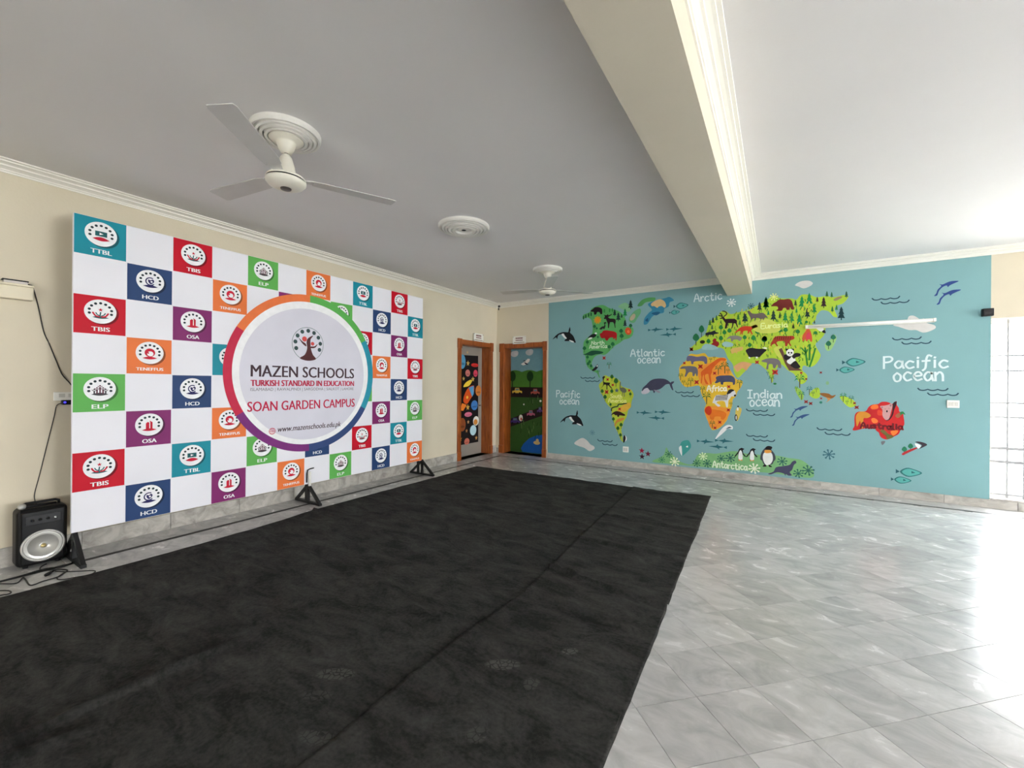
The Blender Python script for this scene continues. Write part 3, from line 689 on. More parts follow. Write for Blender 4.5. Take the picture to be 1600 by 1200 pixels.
def emblem_mesh(kind):
    mb = MB(); c = INK[kind]
    mb.disc(SL, (.013, -.010), .099, .0002, paint(*[int(v * .62) for v in c]), 32)      # the print's own drop shadow, a darker offset disc
    mb.disc(SL, (0, 0), .097, .0006, INKW, 36)
    for k in range(9):
        t = math.radians(-14 + 208 * k / 8); mb.disc(SL, (.068 * math.cos(t), .068 * math.sin(t)), .0098, .0010, DOT, 10)
    def P(pts, mm, n=.0012): mb.poly(SL, pts, n, mm)
    if kind == 'TTBL':
        P(lens(.052, .018, -.042), CRIM); P([(-.036, -.018), (.036, -.018), (.036, .022), (-.036, .022)], TEAL); P([(-.010, -.008), (.014, .002), (-.010, .012)], INKW, .0016)
    if kind == 'TBIS':
        P(lens(.05, .012, -.048), TEAL)
        P([(.012 * (1 if i % 2 == 0 else .42) * math.sin(math.pi * i / 5) * 1.3, .014 + .0156 * (1 if i % 2 == 0 else .42) * math.cos(math.pi * i / 5)) for i in range(10)], CRIM)
        mb.ribbon(SL, [(-.004, -.04), (0, -.006)], .008, .0014, TEAL)
        for s_ in (-1, 1): mb.ribbon(SL, smooth([(s_ * .008, -.042), (s_ * .03, -.036), (s_ * .046, -.012)], 4, False), .011, .0014, CRIM); mb.ribbon(SL, smooth([(s_ * .006, -.034), (s_ * .02, -.026), (s_ * .028, -.012)], 4, False), .007, .0016, TEAL)
    if kind == 'HCD':
        P(lens(.052, .014, -.046), NAVY); mb.disc(SL, (0, -.002), .036, .0012, NAVY, 24, r_in=.027, a0=1.0, a1=5.6)
        P(smooth([(0, -.026), (-.016, -.004), (-.014, .014), (0, .008), (.016, .018), (.026, .006), (.02, -.012)], 3), NAVY); mb.disc(SL, (.008, -.004), .008, .0016, INKW, 12)
    if kind == 'TENEFFUS':
        P(lens(.052, .014, -.046), CRIM); mb.disc(SL, (0, .002), .037, .0012, CRIM, 22); mb.disc(SL, (.003, -.008), .022, .0015, INKW, 18); P([(-.012, -.03), (.014, -.03), (.018, -.05), (-.016, -.05)], CRIM, .0017); mb.disc(SL, (-.012, -.001), .007, .0019, CRIM, 10)
    if kind == 'OSA':
        P(lens(.052, .013, -.046), CRIM); P([(-.024, -.044), (.0, -.044), (.0, .018), (-.012, .024), (-.024, .012)], CRIM); P([(.006, -.044), (.022, -.044), (.022, .02), (.002, .034), (.002, .026), (.006, .024)], CRIM)
    if kind == 'ELP':
        P(lens(.052, .014, -.044), DGREY)
        for x, h_ in ((-.034, .0), (-.018, .012), (0, .03), (.018, .012), (.034, .0)):
            mm = DGREY if abs(x) > .03 else paint(96, 40, 60); mb.ribbon(SL, [(x, -.036), (x, h_ - .018)], .009, .0014, mm); mb.disc(SL, (x, h_ - .004), .006, .0014, mm, 10); mb.ribbon(SL, [(x - .013, h_ - .008), (x, h_ - .02), (x + .013, h_ - .008)], .005, .0014, mm)
    return mb.mesh('emblem')
EMB = {k: emblem_mesh(k) for k in INK}
TXW = {'TTBL': .125, 'TBIS': .108, 'ELP': .098, 'TENEFFUS': .188, 'HCD': .112, 'OSA': .098}
CW, CH = (BY1 - BY0) / 12, (BZ1 - BZ0) / 8
sq_me, lt_me = {}, {}
for k, c in INK.items():
    g = .004; sq = MB().poly(SL, [(-CW / 2 + g, -CH / 2 + g), (CW / 2 - g, -CH / 2 + g), (CW / 2 - g, CH / 2 - g), (-CW / 2 + g, CH / 2 - g)], 0, mat('banner_ink_' + k.lower(), rgb(*c), .5, vary=.04, scale=5, bump=.08, bscale=6, spec=.2))
    sq_me[k] = sq.mesh('colour_square')
    t = MB(); hh = .034 if k != 'TENEFFUS' else .026; lettering(t, SL, k, -TXW[k] / 2, TXW[k] / 2, -.112 - hh / 2, -.112 + hh / 2, .0006, paint(238, 240, 240), .10); lt_me[k] = t.mesh('caption')
for r_, row in GRID.items():
    for c_, k in row.items():
        y, z = BY0 + (c_ + .5) * CW, BZ1 - (r_ + .5) * CH
        sq = link(bpy.data.objects.new('colour_square', sq_me[k]), bk, (XB + .0012, y, z))
        link(bpy.data.objects.new('emblem', EMB[k]), sq, (XB + .0016, y, z + .030))
        link(bpy.data.objects.new('caption', lt_me[k]), sq, (XB + .0016, y, z))
# round centre sign
RC = (2.893, 1.528); RO = .912
rd = MB().disc(SB, RC, RO, .0045, INKW, 96).build('centre_roundel', bk)
for k, c in enumerate(((232, 120, 66), (198, 42, 74), (122, 46, 120), (52, 74, 122), (44, 148, 170), (92, 176, 84))):
    a0 = math.radians(90 + 60 * k); MB().disc(SB, RC, RO, .0052, paint(*c), 28, a0=a0, a1=a0 + math.pi / 3, r_in=RO - .082).build('rim_segment', rd)
MB().disc(SB, (RC[0], RC[1] - .012), RO - .150, .0055, mat('roundel_pale_violet', rgb(212, 210, 222), .5, vary=.04, scale=3), 80).build('inner_disc', rd)
def btext(name, body, p0, p1, hgt, mm, thick=.0, slant=0.0):
    """p0, p1: left and right ends of the line on the banner plane (u, v base)"""
    t = MB(); lettering(t, SB, body, p0[0], p1[0], p0[1], p0[1] + hgt, .0062, mm, thick, slant); return t.build(name, rd)
TX_D, TX_R, TX_G = paint(72, 52, 60), paint(190, 30, 70), paint(110, 104, 112)
u0_, u1_ = SB.px(391, 588)[0], SB.px(552, 588)[0]
btext('name_lettering', 'MAZEN SCHOOLS', (u0_, 1.475), (u1_, 1.475), .125, TX_D, .06)
btext('motto_lettering', 'TURKISH STANDARD IN EDUCATION', (u0_, 1.376), (u1_, 1.376), .066, TX_R, .12)
btext('city_lettering', 'ISLAMABAD | RAWALPINDI | SARGODHA | SIALKOT | LAHORE', (u0_, 1.315), (u1_, 1.315), .043, TX_G, .0)
btext('campus_lettering', 'SOAN GARDEN CAMPUS', (u0_ - .03, 1.108), (u1_ + .015, 1.108), .105, TX_R, .05)
btext('web_lettering', 'www.mazenschools.edu.pk', (SB.px(432, 660)[0], .850), (SB.px(531, 655)[0], .850), .082, TX_D, .03, .18)
wi = MB(); wc = (SB.px(425, 661)[0], .885); wi.disc(SB, wc, .036, .0062, TX_R, 20, r_in=.030)
for dx in (-.012, .012): wi.ribbon(SB, [(wc[0] + dx, wc[1] - .03), (wc[0] + dx * 1.5, wc[1]), (wc[0] + dx, wc[1] + .03)], .005, .0063, TX_R)
wi.ribbon(SB, [(wc[0] - .034, wc[1]), (wc[0] + .034, wc[1])], .005, .0064, TX_R); wi.ribbon(SB, [(wc[0], wc[1] - .034), (wc[0], wc[1] + .034)], .005, .0064, TX_R); wi.build('globe_icon', rd)
# tree logo
lg = MB(); LC = (SB.px(481, 540)[0], 1.868); LR = .196
lg.disc(SB, LC, LR, .0062, paint(120, 140, 140), 48, r_in=LR - .007)
for k in range(9):
    t = math.radians(-22 + 224 * k / 8); lg.disc(SB, (LC[0] + .155 * math.cos(t), LC[1] + .155 * math.sin(t)), .0235, .0063, paint(58, 80, 80), 16)
BR = paint(86, 44, 46)
def L2(*c): return smooth([(LC[0] + c[i], LC[1] + c[i + 1]) for i in range(0, len(c), 2)], 4)
lg.poly(SB, L2(-.10, -.168, -.04, -.125, -.012, -.05, -.02, .02, .0, .07, .062, .105, .03, .055, .03, 0, .035, -.05, .06, -.12, .10, -.168, .05, -.19, 0, -.195, -.05, -.19), .0064, BR)
lg.poly(SB, L2(-.115, .062, -.07, .025, -.03, .0, -.024, -.03, -.07, .0), .0065, BR); lg.poly(SB, L2(.12, .012, .08, -.02, .035, -.025, .035, -.045, .09, -.035), .0065, BR)
lg.disc(SB, (LC[0] - .045, LC[1] + .055), .030, .0066, paint(214, 84, 80), 18); lg.disc(SB, (LC[0] + .055, LC[1] + .008), .022, .0066, paint(214, 84, 80), 16)
lg.build('tree_logo', rd)

# ------------------------------------------------------------------ world map mural painted on the back wall
SM = Surf(1, YB)
ZA = Zm(SM, 880, 450, 11.43); ZB = Zm(SM, 920, 580, 10.0); ZCc = Zm(SM, 1060, 540, 8.573); ZD = Zm(SM, 1060, 450, 10.91)
ZE = Zm(SM, 1190, 440, 10.0); ZF = Zm(SM, 1180, 530, 9.412); ZG = Zm(SM, 1320, 610, 10.91); ZH = Zm(SM, 980, 670, 5.161)
M1 = Zm(SM, 840, 440, 6.154); M2 = Zm(SM, 840, 580, 6.154); M3 = Zm(SM, 1040, 440, 5.333); M4 = Zm(SM, 1040, 560, 5.333); M5 = Zm(SM, 1300, 400, 5.333); M6 = Zm(SM, 1300, 600, 5.333)
mu = tag(empty('world_map_mural', (-.8, YB, .1)), 'pale blue world map mural with animals painted across the far wall', 'mural')
SEA = mat('sea_blue_wall_paint', rgb(127, 170, 173), .6, vary=.045, scale=1.6, bump=.05, bscale=30, spec=.3)
sea = MB().poly(SM, [(-3.735, .1), (2.125, .1), (2.125, ZC), (-3.735, ZC)], .001, SEA).build('painted_sea', mu)
GRN, GRN_L, YGR, YEL, ORG, RED = (92, 172, 98), (132, 188, 140), (172, 204, 58), (226, 186, 52), (232, 120, 40), (196, 34, 36)
DKG, PINE, PINE_D, TREE, BLK, WHT = (28, 84, 58), (22, 134, 72), (26, 54, 50), (30, 122, 76), (30, 26, 30), (232, 234, 232)
BRN, GRY, DTEAL = (120, 48, 44), (128, 124, 128), (36, 70, 84)
def land(name, z, c, *pts, sm=4, parent=None, n=.002): return decal(name, parent or mu, SM, n, (paint(*c), z.pts(*pts, sm=sm)))
NF = .003
def fig(name, parent, z, *layers):
    """layers: (colour, flat list of outline coordinates)"""
    return decal(name, parent, SM, NF, *[(paint(*c), z.pts(*p, sm=3)) for c, p in layers])
def tree_round(parent, z, x, y, w, h=None, c=TREE):
    h = h or w * 1.15
    return decal('painted_tree', parent, SM, NF - .0005, (paint(60, 70, 50), z.pts(x - w * .12, y, x + w * .12, y, x + w * .12, y + h * 2.1, x - w * .12, y + h * 2.1)), (paint(*c), smooth(z.pts(x - w, y + h * .35, x - w * .75, y - h * .5, x, y - h, x + w * .75, y - h * .5, x + w, y + h * .35, x, y + h * .95), 3)))
def pine(parent, z, x, y, h, c=PINE):
    """y = centre, h = full height"""
    t = y - h / 2; w = h * .27; pl = []
    for i, (fy, fw_) in enumerate(((.0, .0), (.30, .55), (.27, .30), (.58, .8), (.55, .42), (.86, 1.0))): pl.append((x + w * fw_, t + h * fy))
    full = pl + [(x + w * .15, t + h * .84), (x + w * .15, t + h), (x - w * .15, t + h), (x - w * .15, t + h * .84)] + [(2 * x - a, b_) for a, b_ in pl[::-1]][:-1]
    return decal('painted_pine', parent, SM, NF - .0005, (paint(*c), [z(a, b_) for a, b_ in full]))
def flower(parent, z, x, y, r, c=(190, 44, 40)):
    return decal('painted_flower', parent, SM, NF + .0006, (paint(*c), z.star(x, y, r, 4, .45, math.pi / 4)), (paint(120, 40, 34), z.ell(x, y, r * .28, r * .28, 8)))
def palm(parent, z, x, y, h, c=(40, 128, 66)):
    ls = [(paint(96, 92, 50), z.pts(x - h * .05, y - h * .2, x + h * .05, y - h * .2, x + h * .04, y + h * .5, x - h * .04, y + h * .5))]
    for a in (-150, -115, -65, -30, 12, 168):
        t = math.radians(a); ex, ey = x + h * .46 * math.cos(t), y - h * .2 + h * .42 * math.sin(t) + (h * .12); mx, my = x + h * .28 * math.cos(t), y - h * .28 + h * .3 * math.sin(t)
        ls.append((paint(*c), z.pts(x - h * .03, y - h * .16, mx, my - h * .05, ex, ey, mx, my + h * .08)))
    return decal('painted_palm', parent, SM, NF - .0004, *ls)
def brush(name, parent, z, pts, w, c, n=NF + .0008, sm=True):
    p = z.pts(*pts); mb = MB(); mb.ribbon(SM, smooth(p, 4, False) if sm else p, w, n, paint(*c)); return mb.build(name, parent)
def snowflake(parent, z, x, y, r, c):
    ctr = z(x, y); R = abs(z(x, y - r)[1] - z(x, y + r)[1]) / 2; mb = MB()
    for k in range(4):
        t = math.pi * k / 4 + .2; d = (R * math.cos(t), R * math.sin(t)); mb.ribbon(SM, [(ctr[0] - d[0], ctr[1] - d[1]), (ctr[0] + d[0], ctr[1] + d[1])], R * .2, NF + .0002 + k * .00005, paint(*c))
        for s_ in (-1, 1): mb.disc(SM, (ctr[0] + s_ * d[0], ctr[1] + s_ * d[1]), R * .2, NF + .0005, paint(*c), 8)
    return mb.build('painted_snowflake', parent)

# --- North America, Greenland
na = land('painted_north_america', M1, GRN, 435, 360, 440, 320, 500, 295, 520, 260, 570, 235, 630, 225, 690, 255, 740, 270, 790, 290, 830, 330, 850, 380, 830, 430, 880, 432, 920, 450, 915, 510, 880, 545, 830, 560, 790, 590, 740, 620, 700, 660, 670, 690, 640, 705, 600, 700, 560, 715, 535, 745, 520, 790, 540, 830, 560, 850, 585, 855, 590, 890, 602, 925, 588, 915, 570, 880, 530, 860, 490, 830, 465, 780, 460, 720, 440, 690, 440, 640, 445, 580, 480, 540, 520, 510, 530, 460, 525, 400, 510, 360, 470, 345)
land('painted_arctic_island', M1, GRN_L, 775, 240, 830, 205, 870, 215, 900, 260, 870, 292, 815, 265)
land('painted_arctic_island', M1, (104, 172, 120), 880, 350, 930, 285, 985, 260, 992, 300, 960, 350, 930, 395, 890, 390)
land('painted_arctic_island', M1, (90, 164, 96), 960, 232, 1000, 180, 1060, 155, 1130, 155, 1120, 185, 1040, 200, 1000, 235)
gr = land('painted_greenland', M1, (58, 138, 168), 1020, 400, 1030, 350, 1070, 300, 1100, 270, 1060, 220, 1110, 190, 1180, 170, 1230, 158, 1270, 148, 1312, 180, 1270, 200, 1260, 240, 1220, 262, 1210, 300, 1150, 312, 1100, 340, 1060, 402, 1030, 415)
fig('painted_polar_bear', gr, M1, ((222, 186, 130), (1090, 215, 1130, 185, 1180, 170, 1220, 190, 1235, 230, 1220, 252, 1195, 235, 1165, 240, 1150, 252, 1120, 235, 1100, 237)))
fig('painted_seal_patch', gr, M1, ((34, 96, 130), (1095, 305, 1150, 290, 1180, 300, 1140, 325)), ((34, 96, 130), (1035, 375, 1060, 350, 1062, 385)))
fig('painted_black_bear', na, ZA, ((40, 26, 34), (485, 410, 530, 375, 570, 345, 640, 345, 690, 370, 700, 410, 695, 465, 665, 465, 650, 435, 610, 430, 590, 470, 555, 475, 545, 430, 510, 425)))
decal('painted_moose', na, SM, NF, (paint(42, 28, 34), ZA.pts(725, 540, 745, 520, 740, 490, 722, 476, 770, 488, 800, 468, 810, 490, 850, 475, 872, 458, 865, 482, 820, 510, 800, 520, 830, 545, 900, 548, 935, 560, 940, 600, 930, 650, 936, 712, 924, 712, 910, 640, 890, 610, 840, 610, 826, 650, 818, 716, 800, 716, 800, 640, 780, 590, 765, 552, 740, 556)))
fig('painted_goose', na, ZA, ((40, 40, 40), (645, 735, 690, 690, 730, 680, 735, 640, 725, 625, 750, 608, 775, 625, 750, 640, 755, 680, 735, 735, 710, 720, 690, 740)))
fig('painted_bison', na, ZA, ((166, 24, 28), (655, 820, 690, 800, 715, 765, 770, 755, 840, 765, 900, 775, 950, 800, 960, 850, 950, 932, 935, 935, 930, 890, 900, 922, 890, 885, 830, 890, 800, 930, 780, 940, 760, 930, 740, 895, 700, 900, 670, 880)))
fig('painted_eagle', na, ZA, ((26, 30, 30), (440, 892, 480, 850, 520, 825, 580, 820, 592, 850, 560, 880, 520, 890, 490, 880)), (WHT, (560, 808, 590, 795, 606, 815, 582, 826)), (WHT, (440, 922, 480, 886, 520, 886, 500, 912)))
fig('painted_alligator', na, M1, (DKG, (436, 702, 470, 690, 520, 665, 580, 665, 634, 680, 600, 696, 560, 700, 520, 712, 470, 706)))
fig('painted_owl', na, ZA, ((212, 84, 40), (1105, 760, 1130, 712, 1180, 712, 1220, 770, 1200, 825, 1150, 835, 1115, 800)), ((238, 122, 72), (1140, 775, 1165, 750, 1190, 775, 1180, 805, 1150, 800)))
fig('painted_walrus', na, ZA, ((186, 170, 140), (1190, 545, 1230, 480, 1272, 458, 1292, 500, 1260, 562, 1210, 582)))
decal('painted_sun', na, SM, NF, (paint(202, 158, 40), ZA.star(615, 572, 78, 9, .7)), (paint(226, 140, 40), ZA.ell(615, 572, 34, 34)))
fig('painted_toucan', na, M1, ((30, 30, 36), (522, 852, 555, 820, 576, 793, 582, 820, 565, 845, 540, 860)), (WHT, (566, 815, 576, 800, 578, 818)))
for x, y in ((365, 530), (405, 508), (455, 482), (500, 470)): decal('painted_shrub', na, SM, NF, (paint(*DKG), ZA.ell(x, y, 12, 36)))
for x, y in ((735, 410), (830, 400), (880, 395)): decal('painted_shrub', na, SM, NF, (paint(54, 140, 70), ZA.ell(x, y, 13, 36)))
for x, y, h, c in ((1205, 295, 165, PINE_D), (985, 512, 160, PINE_D), (920, 440, 125, PINE_D), (1105, 440, 150, PINE), (1105, 630, 130, PINE_D), (1045, 500, 75, PINE_D)): pine(na, ZA, x, y, h, c)
for x, y, w in ((560, 685, 28), (1035, 765, 34), (1045, 855, 36), (885, 1000, 34), (822, 1050, 30), (380, 1075, 32), (432, 965, 28), (620, 875, 18), (1205, 670, 30), (600, 720, 18)): tree_round(na, ZA, x, y, w, w * 1.1, (30, 108, 62))
for x, y in ((480, 725), (500, 770), (515, 810), (485, 790)): tree_round(na, M1, x, y, 13, 16, (30, 108, 62))
flower(na, M1, 640, 735, 24); palm(na, M1, 688, 808, 62); palm(na, M1, 585, 872, 40)

# --- South America
sa = land('painted_south_america', ZB, (182, 200, 60), 160, 210, 215, 150, 215, 90, 260, 65, 320, 90, 360, 65, 400, 100, 460, 130, 500, 170, 510, 230, 580, 260, 650, 280, 690, 330, 700, 380, 680, 440, 665, 500, 660, 560, 620, 600, 600, 680, 580, 740, 550, 780, 530, 850, 510, 920, 520, 980, 530, 1060, 540, 1110, 500, 1070, 470, 1000, 440, 930, 410, 870, 395, 800, 370, 740, 360, 660, 345, 580, 300, 530, 250, 460, 230, 400, 190, 340, 170, 270)
fig('painted_dry_land', sa, ZB, ((222, 176, 64), (440, 610, 500, 560, 560, 515, 640, 490, 655, 550, 610, 600, 560, 640, 480, 630)))
fig('painted_monkey', sa, ZB, ((36, 28, 26), (190, 265, 225, 215, 220, 130, 213, 95, 240, 76, 258, 95, 240, 110, 240, 170, 330, 180, 325, 215, 370, 272, 350, 268, 310, 225, 292, 225, 290, 282, 277, 282, 275, 220, 245, 210, 215, 245)))
fig('painted_rhea', sa, ZB, ((104, 108, 92), (488, 168, 502, 185, 497, 258, 540, 252, 588, 290, 582, 332, 560, 338, 562, 395, 552, 395, 550, 340, 536, 338, 530, 385, 522, 385, 524, 332, 500, 310, 482, 270)))
brush('painted_snake', sa, ZB, (355, 618, 360, 580, 400, 560, 450, 550, 465, 520, 520, 515, 590, 500), .022, (40, 74, 40))
fig('painted_anteater', sa, ZB, ((52, 30, 28), (346, 694, 375, 650, 420, 625, 480, 630, 530, 655, 568, 680, 560, 697, 520, 695, 480, 690, 470, 712, 450, 712, 440, 686, 420, 690, 390, 670, 365, 682)))
fig('painted_guanaco', sa, ZB, ((206, 138, 66), (398, 856, 420, 790, 460, 745, 540, 728, 552, 750, 500, 780, 440, 805, 418, 850)))
fig('painted_penguin', sa, ZB, (WHT, (545, 1100, 560, 1010, 590, 1030, 588, 1080)), (BLK, (538, 1112, 540, 1040, 556, 998, 577, 1030, 575, 1072, 556, 1112)))
decal('painted_frog', sa, SM, NF, (paint(84, 104, 120), ZB.star(438, 300, 40, 5, .45)))
for x, y, w in ((385, 745, 22), (505, 835, 24), (455, 890, 24), (495, 995, 22), (210, 310, 24), (255, 400, 26), (340, 520, 18), (362, 85, 26), (425, 150, 34), (360, 310, 24), (650, 355, 20)): tree_round(sa, ZB, x, y, w, w * 1.3, (42, 104, 44))
for x, y, r in ((295, 130, 32), (375, 215, 30), (280, 325, 46), (482, 590, 32), (632, 300, 30)): flower(sa, ZB, x, y, r)
wh = decal('painted_whale', mu, SM, NF, (paint(196, 192, 200), ZB.pts(830, 350, 822, 315, 870, 278, 920, 262, 955, 300, 940, 332, 900, 352, 860, 358, sm=3)), (paint(66, 66, 88), ZB.pts(830, 300, 850, 255, 900, 210, 960, 150, 1030, 120, 1130, 115, 1200, 125, 1250, 155, 1280, 180, 1290, 165, 1335, 160, 1320, 190, 1300, 210, 1322, 292, 1300, 290, 1270, 230, 1255, 200, 1200, 210, 1150, 255, 1100, 285, 1040, 300, 1030, 338, 1010, 332, 1000, 300, 950, 300, 920, 260, 870, 275, 840, 310, sm=2)), (paint(140, 138, 152), ZB.pts(1010, 290, 1080, 300, 1122, 330, 1090, 338, 1040, 312, sm=2)))

# --- Africa
af = land('painted_africa', ZCc, YEL, 15, 290, 60, 240, 110, 190, 130, 140, 170, 110, 250, 118, 350, 100, 400, 150, 480, 150, 560, 160, 620, 162, 650, 190, 645, 240, 680, 300, 710, 350, 740, 400, 780, 450, 850, 470, 862, 500, 830, 570, 790, 620, 770, 680, 730, 720, 720, 800, 700, 860, 665, 920, 660, 980, 620, 1040, 580, 1080, 520, 1120, 450, 1128, 420, 1060, 380, 980, 350, 890, 350, 840, 370, 780, 330, 700, 300, 620, 290, 550, 250, 535, 170, 550, 90, 550, 40, 500, 10, 430, 12, 360)
land('painted_warm_land', ZCc, (236, 150, 52), *(260, 300, 400, 240, 520, 200, 620, 180, 660, 260, 700, 360, 640, 420, 480, 480, 400, 530, 300, 510), parent=af, n=.0025)
land('painted_warm_land', ZCc, (236, 150, 52), *(350, 850, 420, 810, 560, 820, 690, 860, 650, 980, 560, 1090, 440, 1110, 390, 990), parent=af, n=.0025)
fig('painted_rhinoceros', af, ZCc, ((108, 104, 134), (108, 195, 120, 145, 170, 135, 250, 150, 330, 140, 380, 160, 386, 232, 370, 246, 350, 240, 340, 215, 290, 205, 210, 215, 200, 246, 175, 246, 165, 205, 120, 212)))
fig('painted_elephant', af, ZCc, ((112, 108, 116), (22, 308, 50, 280, 110, 275, 180, 275, 240, 290, 262, 340, 256, 404, 240, 406, 230, 370, 212, 408, 190, 402, 185, 360, 140, 360, 106, 412, 85, 412, 100, 350, 90, 312, 45, 312)))
decal('painted_giraffe', af, SM, NF + .0005, (paint(222, 98, 30), ZCc.pts(300, 500, 310, 420, 300, 360, 340, 320, 400, 270, 450, 230, 520, 180, 580, 163, 642, 180, 620, 207, 570, 200, 500, 262, 452, 320, 452, 360, 432, 400, 446, 512, 428, 516, 408, 420, 400, 380, 360, 390, 360, 440, 402, 512, 365, 510, 345, 450, 340, 390, 322, 420, 315, 502, sm=2)))
fig('painted_hippopotamus', af, ZCc, ((72, 76, 104), (488, 498, 510, 460, 500, 430, 540, 405, 620, 400, 700, 400, 750, 430, 762, 480, 752, 522, 730, 522, 720, 490, 610, 490, 600, 522, 570, 517, 560, 485, 520, 502)))
zb_ = fig('painted_zebra', af, ZCc, ((222, 222, 220), (458, 765, 480, 700, 520, 660, 600, 665, 640, 660, 660, 620, 700, 590, 740, 595, 762, 620, 772, 670, 740, 682, 710, 680, 690, 712, 670, 740, 662, 822, 640, 817, 620, 750, 560, 740, 510, 762, 562, 802, 530, 817, 480, 772)), (BLK, (648, 652, 670, 600, 710, 583, 752, 600, 720, 617, 690, 642)), (BLK, (745, 660, 772, 655, 768, 680, 748, 680)))
st = MB()
for k in range(9): st.ribbon(SM, [ZCc(500 + k * 18, 735 - k * 1), ZCc(510 + k * 19, 672 - k * 2)], .009, NF + .0013, paint(*BLK))
st.build('painted_stripes', af)
fig('painted_lion', af, ZCc, ((226, 118, 30), (430, 858, 520, 862, 600, 880, 642, 910, 634, 955, 602, 992, 570, 984, 562, 952, 490, 952, 472, 992, 430, 984, 418, 930)), ((206, 62, 26), (352, 872, 370, 830, 410, 808, 442, 840, 442, 900, 410, 934, 368, 904)))
for x, y, r in ((175, 50, 36), (80, 235, 26), (295, 280, 44), (245, 490, 42), (485, 370, 30), (675, 550, 30), (670, 862, 30), (555, 1026, 30), (490, 1102, 28)): flower(af, ZCc, x, y, r)
for x, y, h in ((622, 300, 150), (535, 330, 120), (378, 710, 150), (165, 490, 110), (820, 515, 110), (325, 600, 100), (455, 1060, 100), (70, 500, 70), (122, 530, 70), (30, 420, 90), (705, 790, 60), (480, 170, 50), (432, 195, 60), (665, 345, 70)): palm(af, ZCc, x, y, h, (70, 112, 48))
md = land('painted_madagascar', ZCc, (214, 190, 90), 765, 880, 795, 830, 845, 845, 832, 920, 795, 1005, 768, 985)
decal('painted_lemur', md, SM, NF, (paint(*BLK), ZCc.ell(772, 965, 19, 44)), (paint(*WHT), ZCc.ell(774, 965, 7, 28)), (paint(*WHT), ZCc.ell(795, 850, 12, 22)), (paint(*BLK), ZCc.ell(800, 815, 12, 10)))
fig('painted_beluga', mu, M4, (WHT, (412, 674, 450, 610, 480, 575, 520, 553, 557, 565, 556, 592, 520, 585, 490, 612, 450, 647)), (DTEAL, (500, 590, 530, 570, 552, 578, 525, 582)))

# --- Eurasia and the islands
eu = land('painted_eurasia', M3, YGR, 200, 562, 245, 520, 290, 470, 330, 440, 345, 400, 365, 340, 400, 310, 440, 280, 460, 250, 500, 245, 540, 270, 590, 260, 630, 250, 680, 240, 740, 210, 800, 180, 850, 150, 900, 115, 960, 140, 1050, 140, 1090, 150, 1130, 110, 1200, 110, 1260, 130, 1340, 120, 1400, 130, 1500, 110, 1522, 130, 1480, 180, 1430, 200, 1405, 230, 1432, 292, 1400, 292, 1360, 250, 1300, 240, 1260, 280, 1250, 320, 1220, 350, 1290, 370, 1330, 380, 1322, 440, 1290, 480, 1250, 520, 1270, 570, 1292, 620, 1250, 690, 1200, 712, 1150, 700, 1140, 740, 1180, 780, 1172, 830, 1130, 855, 1100, 820, 1070, 770, 1020, 740, 980, 700, 950, 690, 920, 740, 900, 790, 890, 842, 870, 800, 850, 750, 820, 720, 780, 690, 720, 680, 690, 720, 650, 760, 600, 802, 570, 750, 560, 690, 520, 640, 500, 590, 480, 560, 440, 550, 400, 560, 350, 540, 300, 555, 250, 572)
fig('painted_inland_sea', eu, M3, ((150, 190, 186), (470, 520, 500, 500, 560, 515, 555, 540, 500, 545)), ((146, 188, 188), (300, 560, 330, 520, 400, 530, 440, 560, 360, 570)))
fig('painted_steppe', eu, M3, ((204, 210, 96), (700, 350, 800, 310, 900, 330, 960, 400, 880, 430, 760, 420)), ((196, 206, 88), (900, 560, 960, 540, 990, 600, 950, 640)))
rg = random.Random(3); gt = MB()
gcols = (paint(122, 160, 44), paint(88, 138, 44), paint(206, 196, 60))
EUP = M3.pts(*[v for k_ in ((350, 430), (480, 290), (900, 150), (1250, 160), (1230, 330), (1290, 400), (1230, 640), (1100, 690), (960, 640), (700, 640), (560, 600), (420, 500)) for v in k_])
def inside(p, poly):
    c = False
    for i in range(len(poly)):
        (x1, y1), (x2, y2) = poly[i - 1], poly[i]
        if (y1 > p[1]) != (y2 > p[1]) and p[0] < (x2 - x1) * (p[1] - y1) / (y2 - y1) + x1: c = not c
    return c
for k in range(520):
    p = M3(rg.uniform(330, 1300), rg.uniform(130, 700))
    if inside(p, EUP):
        gt.ribbon(SM, [(p[0], p[1] - .012), (p[0] + rg.uniform(-.015, .015), p[1] + .018)], .013, .0023 + 1e-6 * k, gcols[k % 3])
tag(gt.build('painted_grass_tufts', eu), kind='stuff')
jp = land('painted_japan', M3, (150, 196, 120), 1340, 572, 1328, 520, 1378, 480, 1402, 440, 1424, 470, 1402, 530, 1372, 572)
decal('painted_reindeer', eu, SM, NF, (paint(46, 20, 30), ZD.pts(700, 522, 740, 500, 770, 488, 800, 530, 850, 525, 960, 525, 1000, 555, 996, 600, 1018, 672, 1004, 674, 975, 606, 945, 600, 922, 682, 910, 682, 920, 600, 850, 600, 836, 640, 818, 692, 790, 692, 805, 600, 775, 560, 750, 522, 720, 528)))
for p_ in ((752, 488, 725, 478, 690, 470), (748, 484, 735, 450, 712, 432), (778, 484, 815, 455, 822, 425, 790, 400, 755, 395)): brush('painted_antler', eu, ZD, p_, .016, (52, 44, 34))
decal('painted_wolf', eu, SM, NF, (paint(104, 94, 92), ZD.pts(1175, 395, 1215, 393, 1250, 430, 1330, 440, 1420, 420, 1480, 450, 1530, 520, 1490, 502, 1465, 520, 1452, 562, 1430, 520, 1402, 560, 1375, 588, 1400, 530, 1330, 510, 1312, 560, 1292, 572, 1300, 520, 1270, 520, 1242, 560, 1213, 598, 1235, 540, 1215, 480, 1190, 440, sm=2)))
